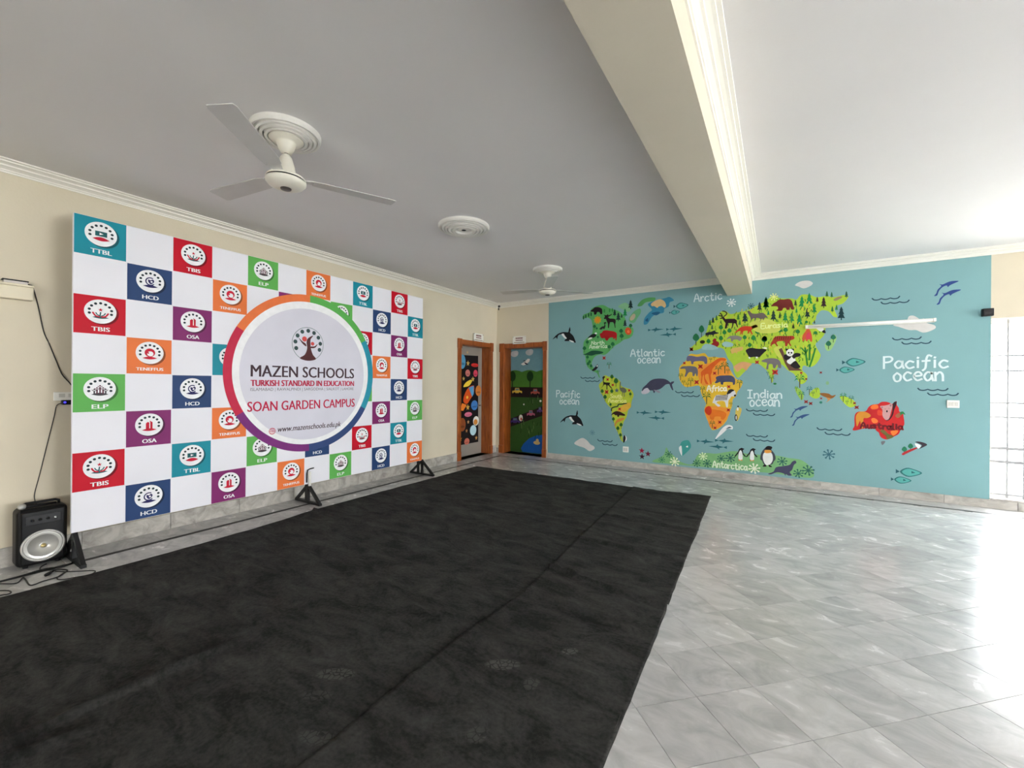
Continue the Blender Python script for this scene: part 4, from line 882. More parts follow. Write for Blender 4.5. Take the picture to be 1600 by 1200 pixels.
fig('painted_brown_bear', eu, ZE, ((112, 36, 32), (148, 384, 185, 340, 230, 315, 280, 280, 350, 280, 420, 270, 470, 300, 490, 360, 508, 422, 490, 440, 460, 430, 445, 400, 430, 440, 390, 440, 380, 415, 340, 415, 310, 458, 222, 452, 255, 430, 245, 390, 180, 387)))
decal('painted_fox', eu, SM, NF, (paint(208, 62, 30), ZD.pts(953, 772, 1000, 720, 1060, 670, 1140, 650, 1220, 655, 1270, 640, 1320, 618, 1358, 660, 1330, 672, 1280, 690, 1240, 720, 1268, 787, 1245, 787, 1215, 735, 1200, 772, 1178, 777, 1185, 730, 1110, 735, 1096, 792, 1080, 792, 1085, 740, 1062, 792, 1048, 792, 1060, 730, 1000, 750, sm=2)))
fig('painted_boar', eu, ZD, ((34, 38, 46), (462, 772, 500, 755, 560, 745, 610, 726, 640, 750, 694, 765, 650, 782, 610, 790, 596, 827, 584, 827, 580, 800, 520, 800, 506, 837, 494, 832, 490, 800, 470, 832, 464, 802)))
decal('painted_hedgehog', eu, SM, NF, (paint(38, 34, 30), ZD.ell(410, 920, 44, 30)))
fig('painted_squirrel', eu, ZD, ((150, 34, 34), (556, 962, 590, 930, 582, 890, 620, 858, 652, 880, 642, 900, 682, 920, 694, 960, 662, 1002, 620, 1002, 588, 986)))
fig('painted_badger', eu, ZD, ((130, 126, 122), (818, 882, 860, 830, 920, 813, 1000, 813, 1060, 830, 1082, 860, 1052, 902, 1030, 896, 1000, 880, 940, 885, 922, 912, 900, 906, 890, 860, 850, 866)))
tg = decal('painted_tiger', eu, SM, NF, (paint(164, 54, 32), ZE.pts(98, 966, 150, 958, 190, 880, 250, 850, 340, 850, 420, 850, 490, 848, 517, 880, 490, 907, 450, 920, 442, 960, 468, 1002, 444, 1002, 415, 960, 402, 1007, 368, 1007, 365, 960, 350, 930, 290, 930, 240, 940, 235, 970, 257, 1007, 233, 1007, 205, 970, 160, 990, 150, 1012, 138, 990, 150, 970, sm=2)))
st = MB()
for k in range(8): st.ribbon(SM, [ZE(215 + k * 34, 858), ZE(208 + k * 34, 905)], .008, NF + .0006, paint(84, 26, 22))
st.build('painted_stripes', eu)
fig('painted_yak', eu, M3, ((34, 30, 36), (668, 572, 710, 553, 770, 560, 810, 560, 842, 570, 822, 590, 800, 612, 780, 630, 740, 627, 700, 632, 690, 620, 680, 602)), (WHT, (690, 630, 705, 630, 700, 645)), (WHT, (750, 628, 768, 628, 762, 642)), (WHT, (806, 552, 830, 548, 848, 556, 830, 560)))
fig('painted_elephant', eu, M3, ((118, 112, 114), (797, 662, 830, 645, 880, 638, 930, 645, 957, 670, 963, 718, 940, 718, 930, 690, 912, 722, 895, 717, 890, 690, 860, 690, 856, 728, 838, 727, 845, 680, 820, 672)))
fig('painted_camel', eu, M3, ((214, 160, 110), (567, 712, 590, 690, 640, 668, 700, 678, 718, 690, 690, 712, 672, 742, 640, 720, 610, 747, 590, 752, 580, 730)))
fig('painted_saiga', eu, M3, ((212, 176, 100), (545, 562, 600, 548, 642, 545, 640, 572, 600, 585, 595, 604, 580, 590, 552, 602)))
decal('painted_panda', eu, SM, NF + .0004, (paint(104, 70, 58), ZF.pts(345, 150, 390, 128, 420, 190, 430, 260, 500, 340, 600, 400, 692, 462, 500, 462, 440, 360, 400, 260, 370, 200)), (paint(*WHT), ZF.pts(465, 330, 500, 275, 560, 255, 595, 310, 570, 352, 510, 368, sm=3)),
      (paint(*BLK), ZF.pts(422, 272, 428, 230, 470, 222, 512, 245, 542, 240, 502, 292, 450, 308, sm=3)), (paint(*BLK), ZF.pts(540, 252, 580, 208, 630, 203, 668, 220, 652, 252, 600, 267, 570, 288, sm=3)), (paint(*BLK), ZF.pts(518, 377, 590, 318, 632, 360, 664, 412, 600, 433, 550, 412, sm=3)),
      (paint(*BLK), ZF.ell(468, 158, 20, 20)), (paint(*BLK), ZF.ell(552, 158, 20, 20)), (paint(*WHT), ZF.ell(512, 198, 56, 54)), (paint(*BLK), ZF.ell(493, 200, 13, 14)), (paint(*BLK), ZF.ell(533, 200, 13, 14)), (paint(*BLK), ZF.ell(513, 226, 8, 5)))
fig('painted_macaque', eu, ZE, ((206, 90, 50), (636, 922, 643, 840, 690, 770, 722, 728, 762, 770, 787, 850, 788, 938, 760, 932, 740, 900, 700, 937, 680, 900, 658, 932)), ((214, 60, 84), (690, 860, 725, 790, 762, 830, 755, 890, 715, 900)))
fig('painted_crane', eu, ZE, (WHT, (845, 718, 900, 698, 962, 728, 972, 762, 930, 782, 890, 762)), (BLK, (942, 782, 982, 752, 1002, 802, 968, 802)))
for p_ in ((735, 130, 750, 260, 768, 382), (802, 78, 800, 190, 798, 300), (882, 138, 842, 280, 800, 402)): brush('painted_bamboo', eu, ZF, p_, .022, (44, 130, 50))
for p_ in ((680, 130, 735, 190), (770, 150, 745, 210), (820, 130, 802, 160)): brush('painted_bamboo_leaf', eu, ZF, p_, .016, (54, 142, 56))
fig('painted_lynx_patch', eu, ZE, ((146, 128, 96), (1120, 285, 1170, 250, 1240, 232, 1258, 248, 1200, 285, 1150, 300)))
for x, y, h, c in ((70, 330, 190, PINE), (185, 530, 175, PINE_D), (285, 535, 90, PINE_D), (370, 550, 160, PINE), (470, 560, 160, PINE), (590, 600, 200, PINE), (630, 320, 195, PINE), (745, 275, 200, PINE), (715, 490, 165, PINE_D), (820, 420, 165, PINE), (870, 280, 90, (60, 40, 30)), (970, 325, 175, (58, 36, 38)), (1020, 195, 100, (38, 100, 60)), (1095, 205, 90, (38, 100, 60)), (1325, 200, 105, (38, 90, 66)), (1245, 495, 215, (24, 62, 66)), (1105, 430, 95, (38, 110, 60)), (1170, 405, 95, (50, 130, 60)), (530, 335, 100, (40, 60, 36)), (495, 695, 95, (44, 50, 30)), (545, 455, 85, PINE), (105, 490, 85, PINE), (825, 630, 60, (60, 70, 40))): pine(eu, ZE, x, y, h, c)
for x, y, h, c in ((1385, 315, 160, PINE_D), (1490, 258, 205, PINE), (1135, 500, 200, PINE_D), (590, 550, 110, PINE_D), (538, 592, 110, (50, 110, 50)), (650, 510, 100, (50, 110, 50)), (1020, 495, 115, (60, 130, 50)), (575, 668, 90, (60, 110, 60)), (1045, 590, 95, (60, 130, 50)), (725, 578, 60, (60, 110, 50))): pine(eu, ZD, x, y, h, c)
for x, y, w, h in ((395, 700, 46, 66), (300, 842, 54, 66), (513, 905, 34, 40), (725, 670, 36, 40), (785, 755, 34, 40), (870, 725, 36, 40), (725, 855, 36, 42), (1130, 840, 34, 38), (1280, 850, 40, 46), (1350, 742, 40, 44), (1440, 735, 36, 40), (1465, 872, 48, 54), (1213, 970, 34, 40)): tree_round(eu, ZD, x, y, w, h, (34, 118, 74) if x < 450 else (34, 128, 58))
for x, y, w in ((20, 775, 34), (45, 890, 42), (285, 765, 32), (375, 752, 36), (565, 780, 34), (845, 800, 28), (700, 630, 24)): tree_round(eu, ZE, x, y, w, w, (34, 126, 56))
for x, y, w in ((1120, 868, 40), (1045, 968, 42)): tree_round(jp, ZE, x, y, w, w, (32, 110, 84))
flower(eu, ZD, 222, 1048, 44); flower(eu, M3, 762, 672, 22); flower(eu, M3, 912, 755, 32); flower(eu, M3, 1130, 760, 14)
palm(eu, ZF, 238, 590, 110); palm(eu, ZF, 655, 620, 190, (30, 140, 74)); palm(eu, ZF, 185, 505, 60); decal('painted_shrub', eu, SM, NF, (paint(40, 120, 60), ZF.ell(290, 655, 24, 14)))
su = land('painted_sumatra', M4, (150, 196, 80), 1085, 235, 1125, 262, 1150, 310, 1135, 350, 1105, 315, 1080, 262)
palm(su, ZF, 682, 830, 120); palm(su, ZF, 605, 730, 70)
bo = land('painted_borneo', M4, YGR, 1198, 305, 1225, 262, 1275, 245, 1287, 315, 1245, 335)
palm(bo, ZF, 797, 760, 120, (40, 110, 110)); palm(bo, ZF, 900, 745, 70); palm(bo, ZF, 850, 805, 70)
ng = land('painted_new_guinea', M4, YGR, 1450, 315, 1500, 318, 1560, 345, 1588, 388, 1535, 408, 1480, 365)
palm(ng, ZF, 1295, 860, 130); palm(ng, ZF, 1412, 890, 110, (40, 110, 90)); palm(ng, ZF, 1350, 930, 60)
for x, y, r in ((750, 585, 22), (748, 920, 36), (815, 945, 34), (965, 490, 24), (970, 870, 20), (1460, 940, 26), (1492, 1002, 38)): flower(mu, ZF, x, y, r, (140, 46, 44))
decal('painted_shrub', mu, SM, NF, (paint(46, 130, 110), ZF.ell(965, 930, 22, 18)))
decal('painted_shrub', mu, SM, NF, (paint(130, 176, 130), ZF.ell(1062, 645, 24, 28)))
fig('painted_turtle', mu, ZF, ((150, 98, 44), (945, 800, 1000, 790, 1080, 800, 1130, 830, 1185, 818, 1150, 860, 1110, 872, 1060, 860, 1000, 840)), ((196, 140, 80), (1040, 860, 1110, 872, 1080, 905, 1040, 930, 1070, 890)))

# --- Australia and New Zealand
au = land('painted_australia', ZG, RED, 132, 668, 165, 600, 163, 480, 180, 400, 230, 363, 330, 358, 370, 340, 400, 290, 450, 250, 520, 235, 570, 230, 620, 198, 700, 193, 760, 210, 810, 230, 850, 200, 882, 183, 886, 250, 920, 300, 930, 360, 990, 380, 1000, 440, 1012, 520, 1010, 590, 960, 650, 920, 740, 850, 780, 800, 810, 720, 837, 650, 822, 600, 780, 580, 720, 540, 690, 500, 640, 420, 635, 300, 655, 180, 683, sm=3)
for c_, p_ in (((232, 112, 44), (440, 280, 500, 240, 560, 250, 570, 300, 520, 320, 460, 320)), ((236, 118, 52), (450, 490, 500, 470, 560, 510, 550, 550, 480, 555)), ((236, 124, 50), (780, 700, 860, 680, 910, 690, 880, 740, 820, 770)), ((212, 66, 40), (560, 340, 630, 350, 640, 420, 560, 420))): land('painted_outback', ZG, c_, *p_, parent=au, n=.0025)
fig('painted_kangaroo', au, ZG, ((206, 138, 44), (205, 615, 188, 500, 195, 420, 250, 365, 340, 365, 420, 400, 442, 440, 380, 472, 320, 475, 318, 560, 302, 645, 280, 630, 262, 520, 232, 570)))
fig('painted_koala', au, ZG, ((196, 150, 150), (600, 275, 640, 262, 670, 260, 740, 245, 790, 222, 812, 262, 790, 350, 772, 420, 742, 502, 680, 492, 640, 420, 640, 330)), (BLK, (702, 355, 718, 336, 732, 355, 718, 378)), ((150, 110, 116), (618, 282, 640, 275, 648, 298, 626, 300)), ((150, 110, 116), (765, 250, 790, 240, 795, 265, 772, 275)), (BLK, (680, 315, 690, 310, 692, 322)), (BLK, (745, 305, 755, 300, 757, 312)))
fig('painted_branch', au, ZG, ((60, 26, 34), (700, 518, 770, 460, 810, 360, 820, 220, 884, 188, 872, 260, 842, 330, 820, 420, 762, 502)))
fig('painted_platypus', au, ZG, ((110, 100, 52), (600, 690, 650, 668, 702, 700, 740, 740, 830, 780, 800, 812, 720, 832, 700, 780, 640, 730)))
fig('painted_leaf_tuft', au, ZG, ((44, 128, 74), (925, 395, 960, 362, 1000, 365, 1030, 415, 985, 400, 950, 430)), ((150, 90, 60), (860, 430, 930, 380, 950, 440, 900, 470)))
fig('painted_tasmania', mu, ZG, ((112, 112, 116), (618, 872, 692, 868, 640, 932)))
nz = fig('painted_new_zealand', mu, ZG, ((172, 42, 46), (968, 1082, 1050, 1030, 1220, 968, 1232, 990, 1040, 1082, 1000, 1104)), (WHT, (1195, 902, 1290, 935, 1262, 992, 1220, 962)), ((58, 50, 60), (1200, 880, 1240, 870, 1330, 885, 1404, 925, 1330, 970, 1262, 998, 1312, 940, 1250, 902)))
for x, y in ((1015, 1000), (1120, 948)): tree_round(nz, ZG, x, y, 44, 44, (34, 120, 84))

# --- Antarctica
an = land('painted_antarctica', ZH, (126, 182, 122), 200, 262, 290, 215, 315, 150, 340, 190, 380, 220, 430, 265, 520, 285, 570, 210, 640, 195, 720, 200, 860, 180, 960, 200, 1080, 210, 1200, 215, 1300, 235, 1400, 250, 1470, 300, 1505, 352, 1470, 396, 1200, 362, 900, 333, 600, 306, 300, 278)
for dx, dy in ((0, 0), (93, 3)):
    decal('painted_penguin', an, SM, NF, (paint(*BLK), ZH.pts(*[v + (dx if i % 2 == 0 else dy) for i, v in enumerate((862, 224, 893, 185, 903, 162, 922, 152, 946, 162, 933, 172, 935, 195, 960, 224, 948, 226, 930, 205, 930, 252, 895, 252, 893, 200, 875, 224))])), (paint(*WHT), ZH.pts(*[v + (dx if i % 2 == 0 else dy) for i, v in enumerate((898, 200, 914, 172, 928, 196, 929, 248, 899, 248))], sm=3)), (paint(226, 150, 70), ZH.ell(904 + dx, 252 + dy, 7, 5)), (paint(226, 150, 70), ZH.ell(922 + dx, 253 + dy, 7, 5)))
fig('painted_penguin', an, ZH, ((70, 74, 84), (1072, 242, 1083, 190, 1110, 155, 1135, 138, 1167, 145, 1160, 165, 1187, 200, 1197, 242, 1182, 262, 1165, 288, 1105, 288, 1088, 257)), (WHT, (1094, 240, 1100, 198, 1130, 185, 1166, 198, 1174, 250, 1150, 288, 1115, 288)), ((230, 160, 70), (1112, 172, 1156, 172, 1162, 190, 1130, 197, 1108, 190)), (BLK, (1116, 165, 1120, 146, 1140, 138, 1170, 148, 1156, 168)), (BLK, (1092, 303, 1110, 286, 1124, 303)), (BLK, (1142, 288, 1170, 306, 1144, 306)))
fig('painted_seal', an, ZH, ((74, 74, 100), (1136, 362, 1180, 345, 1200, 310, 1260, 300, 1310, 290, 1330, 265, 1355, 256, 1364, 275, 1345, 290, 1330, 330, 1310, 350, 1328, 374, 1300, 377, 1280, 365, 1275, 380, 1263, 361, 1210, 350, 1160, 367)))
for x, y, r, c in ((383, 265, 32, (236, 240, 210)), (1025, 320, 36, (236, 240, 220)), (612, 222, 28, (220, 236, 190)), (335, 205, 24, (50, 110, 84)), (280, 250, 22, (60, 130, 96)), (758, 240, 26, (46, 104, 90)), (832, 235, 30, (40, 96, 88)), (560, 278, 26, (50, 110, 84)), (645, 280, 28, (46, 104, 90)), (1250, 263, 30, (46, 100, 92)), (1380, 360, 30, (46, 100, 92)), (1460, 335, 36, (46, 100, 92))): snowflake(an, ZH, x, y, r, c)
snowflake(mu, M4, 1360, 800, 36, (56, 104, 116)); snowflake(mu, M3, 548, 176, 30, (226, 234, 232)); snowflake(mu, ZD, 1240, 310, 44, (40, 90, 100)); snowflake(mu, ZE, 190, 240, 50, (226, 230, 150)); snowflake(mu, ZB, 55, 960, 36, (92, 136, 148))
for x, y, c in ((118, 176, (160, 30, 62)), (168, 202, (110, 24, 50)), (120, 224, (58, 22, 40))): decal('painted_starfish', mu, SM, NF, (paint(*c), ZH.star(x, y, 26, 5, .42)))
fig('painted_shell', mu, ZH, ((66, 158, 150), (420, 170, 435, 110, 470, 92, 500, 98, 514, 150, 460, 207, 433, 218)), (WHT, (418, 152, 438, 138, 442, 218, 425, 188)), (WHT, (474, 145, 488, 135, 490, 150)))

# --- sea life, waves, clouds
orca = (145, 557, 165, 530, 200, 500, 250, 485, 293, 487, 300, 465, 311, 437, 317, 470, 312, 490, 342, 520, 360, 560, 367, 588, 345, 582, 320, 567, 300, 572, 258, 570, 275, 545, 260, 525, 230, 507, 200, 517, 187, 554, 178, 537)
ow = ((230, 507, 250, 500, 262, 520, 282, 547, 265, 547, 245, 527), (303, 562, 335, 570, 352, 583, 328, 582))
for dx, dy, z in ((0, 0, M1), (72, -62, M2)):
    sh = lambda t: [v + (dx if i % 2 == 0 else dy) for i, v in enumerate(t)]
    fig('painted_orca', mu, z, ((24, 26, 30), sh(orca)), (WHT, sh(ow[0])), (WHT, sh(ow[1])))
dol = (850, 333, 868, 312, 880, 280, 910, 250, 893, 234, 920, 238, 960, 220, 1000, 209, 1056, 209, 1010, 231, 980, 246, 965, 260, 955, 246, 920, 260, 890, 292, 876, 328)
for dx, dy in ((0, 0), (20, 72)): fig('painted_dolphin', mu, M5, ((46, 70, 132), [v + (dx if i % 2 == 0 else dy) for i, v in enumerate(dol)]))
for ox, oy in ((1037, 398), (1052, 466)): fig('painted_dolphin', mu, M4, ((52, 84, 128), [(v - 850) * .72 + ox if i % 2 == 0 else (v - 209) * .76 + oy for i, v in enumerate(dol)]))
for z, p_ in ((M3, (1078, 30, 1110, 5, 1150, -6, 1200, -6, 1227, 15, 1200, 40, 1150, 57, 1110, 42)), (M5, (508, 577, 560, 555, 620, 540, 640, 503, 680, 498, 720, 520, 745, 545, 762, 518, 780, 555, 850, 575, 862, 602, 800, 632, 750, 637, 700, 617, 640, 617, 560, 592)), (M2, (352, 692, 400, 653, 440, 643, 480, 670, 510, 705, 540, 720, 548, 745, 500, 768, 450, 737, 390, 717))):
    fig('painted_cloud', mu, z, ((214, 212, 208), p_))
def wave_mark(px_, py_):
    cx, cy = SM.px(px_, py_); mb = MB()
    for row, (du, dv) in enumerate(((-.045, .028), (.045, -.03))):
        mb.ribbon(SM, [(cx + du + (i / 18 - .5) * .27, cy + dv - .014 * abs(math.sin(i / 18 * math.pi * 3)) + (.02 if i in (0, 18) else .008)) for i in range(19)], .014, NF, paint(*DTEAL))
    return mb.build('painted_wave', mu)
for p_ in ((922, 593), (949, 692), (1074, 616), (1188, 645), (1188, 685), (1302, 675), (1391, 470), (1424, 533), (1465, 613)): wave_mark(*p_)
def leaf_fish(px_, py_, L):
    cx, cy = SM.px(px_, py_); mb = MB(); h_ = L * .23
    body = smooth([(cx - L * .36, cy), (cx - L * .1, cy + h_), (cx + L * .2, cy + h_ * .8), (cx + L * .52, cy + .02 * L), (cx + L * .2, cy - h_ * .8), (cx - L * .1, cy - h_)], 3)
    mb.poly(SM, [(cx - L * .36, cy), (cx - L * .52, cy + h_ * .5), (cx - L * .52, cy - h_ * .5)], NF - .0002, paint(40, 92, 100)); mb.poly(SM, body, NF, paint(46, 112, 112))
    mb.poly(SM, [(cx + (a - cx) * .82 + L * .02, cy + (b_ - cy) * .78) for a, b_ in body], NF + .0003, paint(88, 172, 164)); mb.poly(SM, [(cx + L * .1, cy - .01), (cx + L * .26, cy), (cx + L * .1, cy + .02)], NF + .0006, paint(40, 100, 104))
    return mb.build('painted_fish', mu)
for a in ((1064, 478, .22), (1054, 488, .16), (1334, 566, .24), (1321, 578, .19), (1420, 738, .24), (1408, 750, .19)): leaf_fish(*a)
def minnow(px_, py_, flip=1):
    cx, cy = SM.px(px_, py_); mb = MB(); c = paint(40, 104, 112)
    mb.poly(SM, [(cx - flip * .10, cy), (cx - flip * .02, cy + .020), (cx + flip * .12, cy), (cx - flip * .02, cy - .020)], NF, c); mb.poly(SM, [(cx - flip * .09, cy), (cx - flip * .14, cy + .022), (cx - flip * .14, cy - .022)], NF + .0002, c)
    mb.poly(SM, [(cx - flip * .04, cy - .045), (cx + flip * .02, cy), (cx - flip * .01, cy + .045)], NF + .0003, c)
    return mb.build('painted_minnow', mu)
for bx, by in ((1040, 518), (1022, 648), (1118, 693)):
    minnow(bx - 14, by - 3); minnow(bx + 15, by - 4); minnow(bx + 2, by + 5, -1)

# --- brush lettering (stroke letters)
GL = {'A': [[(0, 0), (.3, 1), (.62, 0)], [(.1, .36), (.52, .36)]], 'P': [[(.05, 0), (.05, 1)], [(.05, .97), (.4, .98), (.52, .78), (.38, .56), (.05, .5)]], 'I': [[(.2, 0), (.2, .95)], [(0, .97), (.4, .97)], [(0, 0), (.4, 0)]],
      'N': [[(0, 0), (.06, .95), (.5, .05), (.54, 1)]], 'S': [[(.5, .85), (.25, 1), (.04, .8), (.2, .55), (.44, .4), (.48, .15), (.22, 0), (0, .15)]], 'E': [[(.5, .95), (.05, .95), (.03, 0), (.5, .0)], [(.04, .5), (.4, .5)]],
      'a': [[(.42, .5), (.2, .6), (.02, .3), (.18, 0), (.4, .2), (.43, .58)], [(.42, .3), (.5, 0)]], 'c': [[(.44, .52), (.22, .6), (.03, .3), (.2, 0), (.46, .1)]], 'd': [[(.42, .5), (.2, .58), (.02, .28), (.18, 0), (.42, .2)], [(.44, .98), (.46, 0)]],
      'e': [[(.05, .3), (.44, .36), (.34, .58), (.14, .55), (.03, .28), (.2, 0), (.46, .1)]], 'f': [[(.5, .95), (.34, 1.02), (.24, .7), (.2, .0), (.06, -.22)], [(.04, .55), (.42, .58)]], 'h': [[(.04, 1), (.05, 0)], [(.05, .4), (.28, .6), (.42, .4), (.44, 0)]],
      'i': [[(.1, .58), (.1, 0)], [(.09, .78), (.11, .83)]], 'l': [[(.08, 1), (.09, .1), (.2, 0)]], 'm': [[(.03, .58), (.05, 0)], [(.05, .4), (.2, .6), (.3, .4), (.31, 0)], [(.31, .4), (.46, .6), (.58, .4), (.6, 0)]],
      'n': [[(.03, .58), (.05, 0)], [(.05, .38), (.26, .6), (.42, .42), (.44, 0)]], 'o': [[(.22, .6), (.04, .36), (.14, .02), (.38, .06), (.44, .4), (.24, .6)]], 'r': [[(.04, .6), (.06, 0)], [(.06, .36), (.24, .6), (.38, .54)]],
      's': [[(.4, .5), (.2, .6), (.06, .45), (.3, .28), (.38, .1), (.2, 0), (.03, .08)]], 't': [[(.2, .9), (.2, .15), (.36, 0), (.46, .1)], [(.02, .6), (.4, .6)]], 'u': [[(.04, .58), (.08, .1), (.26, 0), (.42, .2), (.44, .58)], [(.43, .3), (.5, 0)]]}
GW = {'i': .3, 'l': .34, 'm': .78, 'A': .74, 'P': .64, 'I': .56, 'r': .48}
def hand_text(body, z, x0, x1, y0, y1, c, w=.017, base=None):
    """brush writing between two traced corners; the base line is level on the wall"""
    u_a, u_b = z(x0, (y0 + y1) / 2)[0], z(x1, (y0 + y1) / 2)[0]
    xm = (x0 + x1) / 2; v_t, v_b = z(xm, y0)[1], z(xm, y1)[1]
    tot = sum(GW.get(ch, .58) for ch in body) - .1; k = (u_b - u_a) / tot; hh = v_t - v_b; cur = u_a; mb = MB(); j = 0
    for ch in body:
        jit = RD.uniform(-.05, .05) * hh
        for st_ in GL[ch]:
            pts = [(cur + a * k, v_b + b_ * hh + jit) for a, b_ in st_]
            mb.ribbon(SM, smooth(pts, 4, False) if len(pts) > 2 else pts, w, NF + .0011 + j * 2e-5, paint(*c)); j += 1
        cur += GW.get(ch, .58) * k
    return mb.build('painted_lettering', mu)
HW = (214, 230, 230)
hand_text('Atlantic', M1, 895, 1222, 645, 715, HW); hand_text('ocean', M1, 960, 1182, 700, 780, HW)
hand_text('Pacific', M2, 180, 408, 185, 250, HW); hand_text('ocean', M2, 212, 400, 250, 318, HW)
hand_text('Arctic', M3, 238, 470, 92, 158, HW, .016)
hand_text('Indian', M4, 685, 970, 262, 330, HW, .018); hand_text('ocean', M4, 700, 950, 312, 398, HW, .018)
hand_text('Pacific', M5, 425, 968, 832, 932, HW, .022); hand_text('ocean', M5, 508, 930, 925, 1042, HW, .022)
hand_text('North', M1, 520, 642, 570, 606, (214, 236, 206), .013); hand_text('America', M1, 498, 668, 604, 640, (214, 236, 206), .013)
hand_text('South', M2, 702, 812, 222, 260, (232, 236, 150), .013); hand_text('America', M2, 680, 852, 262, 300, (232, 236, 150), .013)
hand_text('Eurasia', M3, 795, 1015, 342, 386, (226, 238, 160), .014); hand_text('Africa', ZCc, 385, 645, 535, 608, (246, 240, 214), .018)
hand_text('Australia', ZG, 270, 985, 555, 655, (112, 20, 30), .02); hand_text('Antarctica', ZH, 690, 968, 268, 322, (228, 240, 214), .016)

# ------------------------------------------------------------------ ceiling medallions and fans
PLASTER = mat('white_plaster', rgb(238, 236, 230), .6, vary=.02)
RINGS = [(.250, 0), (.250, -.010), (.240, -.018), (.226, -.018), (.218, -.010), (.212, -.020), (.196, -.022), (.188, -.012), (.182, -.024), (.164, -.026), (.156, -.014), (.150, -.028), (.130, -.028), (.122, -.016), (.112, -.030), (.084, -.030), (.076, -.018), (.060, -.024), (.0, -.024)]
MED = [(-2.745, 1.535, .84, 'round ringed plaster medallion above the nearest ceiling fan'), (-2.78, 3.43, 1.06, 'bare round ringed plaster medallion between the two ceiling fans'), (-2.785, 5.33, .84, 'round ringed plaster medallion above the far ceiling fan')]
for x, y, k_, lb in MED:
    med_me = MB().lathe([(r * k_, h * 1.9) for r, h in RINGS], PLASTER, n=64, flat=True).mesh('medallion')
    r_ = tag(empty('ceiling_medallion', (x, y, H)), lb, 'medallion', 'plaster medallions on the ceiling')
    link(bpy.data.objects.new('rings', med_me), r_, (x, y, H))
    MB().lathe([(.0, -.036), (.026, -.038), (.024, -.046), (.0, -.047)], BLACK_PL, n=16).build('hook_cap', r_, (x, y, H))
FANW = mat('fan_cream_enamel', rgb(228, 224, 210), .3, vary=.02); BLADE = mat('fan_blade_enamel', rgb(202, 200, 196), .35, vary=.05, scale=4)
def fan(x, y, angs, tilt_dir, tilt, label):
    root = tag(empty('ceiling_fan', (x, y, H - .03)), label, 'fan', 'ceiling fans')
    R = Matrix.Translation((x, y, H - .02)) @ Matrix.Rotation(math.radians(tilt), 4, Vector((-math.sin(tilt_dir), math.cos(tilt_dir), 0)))
    def put(name, mb, parent=root):
        mb.v = [tuple(R @ Vector(v)) for v in mb.v]; return mb.build(name, parent)
    MB_ = MB().lathe([(0, -.018), (.098, -.020), (.105, -.030), (.098, -.038), (.062, -.046), (.058, -.058), (.048, -.090), (.032, -.118), (0, -.119)], FANW, n=36); put('canopy', MB_)
    put('downrod', MB().lathe([(0, -.10), (.012, -.10), (.012, -.16), (0, -.16)], CHROME, n=16))
    bell = put('bell_cover', MB().lathe([(0, -.128), (.020, -.130), (.036, -.150), (.052, -.205), (.060, -.255), (.062, -.275), (0, -.276)], FANW, n=36))
    put('motor_top', MB().lathe([(0, -.266), (.075, -.270), (.114, -.280), (.121, -.292), (0, -.293)], FANW, n=44))
    put('vent_ring', MB().lathe([(0, -.292), (.117, -.293), (.117, -.304), (0, -.305)], BLACK_PL, n=44))
    put('motor_bowl', MB().lathe([(0, -.303), (.122, -.303), (.121, -.313), (.106, -.331), (.075, -.345), (.035, -.351), (0, -.352)], FANW, n=44))
    put('badge', MB().lathe([(0, -.349), (.034, -.349), (.032, -.357), (0, -.358)], mat('dark_badge', rgb(70, 64, 58), .4), n=24))
    for a in angs:
        t = math.radians(a); ca, sa = math.cos(t), math.sin(t); p = math.radians(7)
        def sec(r, hw, z, th=.004):
            out = []
            for sx, sz in ((-1, -1), (1, -1), (1, 1), (-1, 1)):
                w = sx * hw * math.cos(p); zz = z + sx * hw * math.sin(p) + sz * th / 2
                out.append((r * ca - w * sa, r * sa + w * ca, zz))
            return out
        def loft(secs, mm):
            vs = [v for s_ in secs for v in s_]; n = len(secs); fs = [(3, 2, 1, 0), tuple((n - 1) * 4 + k for k in range(4))]
            for i in range(n - 1):
                for k in range(4): fs.append((i * 4 + k, i * 4 + (k + 1) % 4, i * 4 + 4 + (k + 1) % 4, i * 4 + 4 + k))
            return MB().add(vs, fs, mm)
        bl = put('blade', loft([sec(.165, .046, -.276), sec(.22, .058, -.274), sec(.45, .064, -.272), sec(.69, .070, -.270), sec(.717, .062, -.270)], BLADE))
        put('blade_arm', loft([sec(.09, .022, -.284, .006), sec(.15, .036, -.272, .006), sec(.23, .030, -.269, .006)], BLADE), bl)
fan(MED[0][0], MED[0][1], (-53, -172, 66), 0, 0, 'cream three bladed ceiling fan nearest the viewer')
fan(MED[2][0], MED[2][1], (-57, 54, -170), 0, 0, 'cream three bladed ceiling fan near the far wall')

# ------------------------------------------------------------------ small fittings on the walls
tl = tag(empty('tube_light', (.98, YB, 2.25)), 'unlit white tube light batten mounted across the mural', 'light')
bevel(MB().box((.324, YB - .035, 2.225), (1.643, YB - .006, 2.275), WHITE_PL).build('batten', tl), .004)
MB().tube([(.352, YB - .06, 2.25), (1.615, YB - .06, 2.25)], .015, mat('opal_glass_tube', rgb(240, 240, 236), .25), 14).build('tube', tl)
for x in (.337, 1.63): bevel(MB().box((x - .014, YB - .08, 2.228), (x + .014, YB - .006, 2.272), WHITE_PL).build('end_holder', tl), .004)
bb = tag(empty('black_wall_box', (2.09, YB, 2.30)), 'small black box at the top corner of the bright window', 'box')
bevel(MB().box((2.045, YB - .06, 2.262), (2.135, YB - .0015, 2.352), BLACK_PL).build('case', bb), .006)
MB().box((2.055, YB - .0625, 2.272), (2.125, YB - .06, 2.342), mat('dark_grille', rgb(40, 38, 40), .7, bump=.4, bscale=200)).build('front_grille', bb)
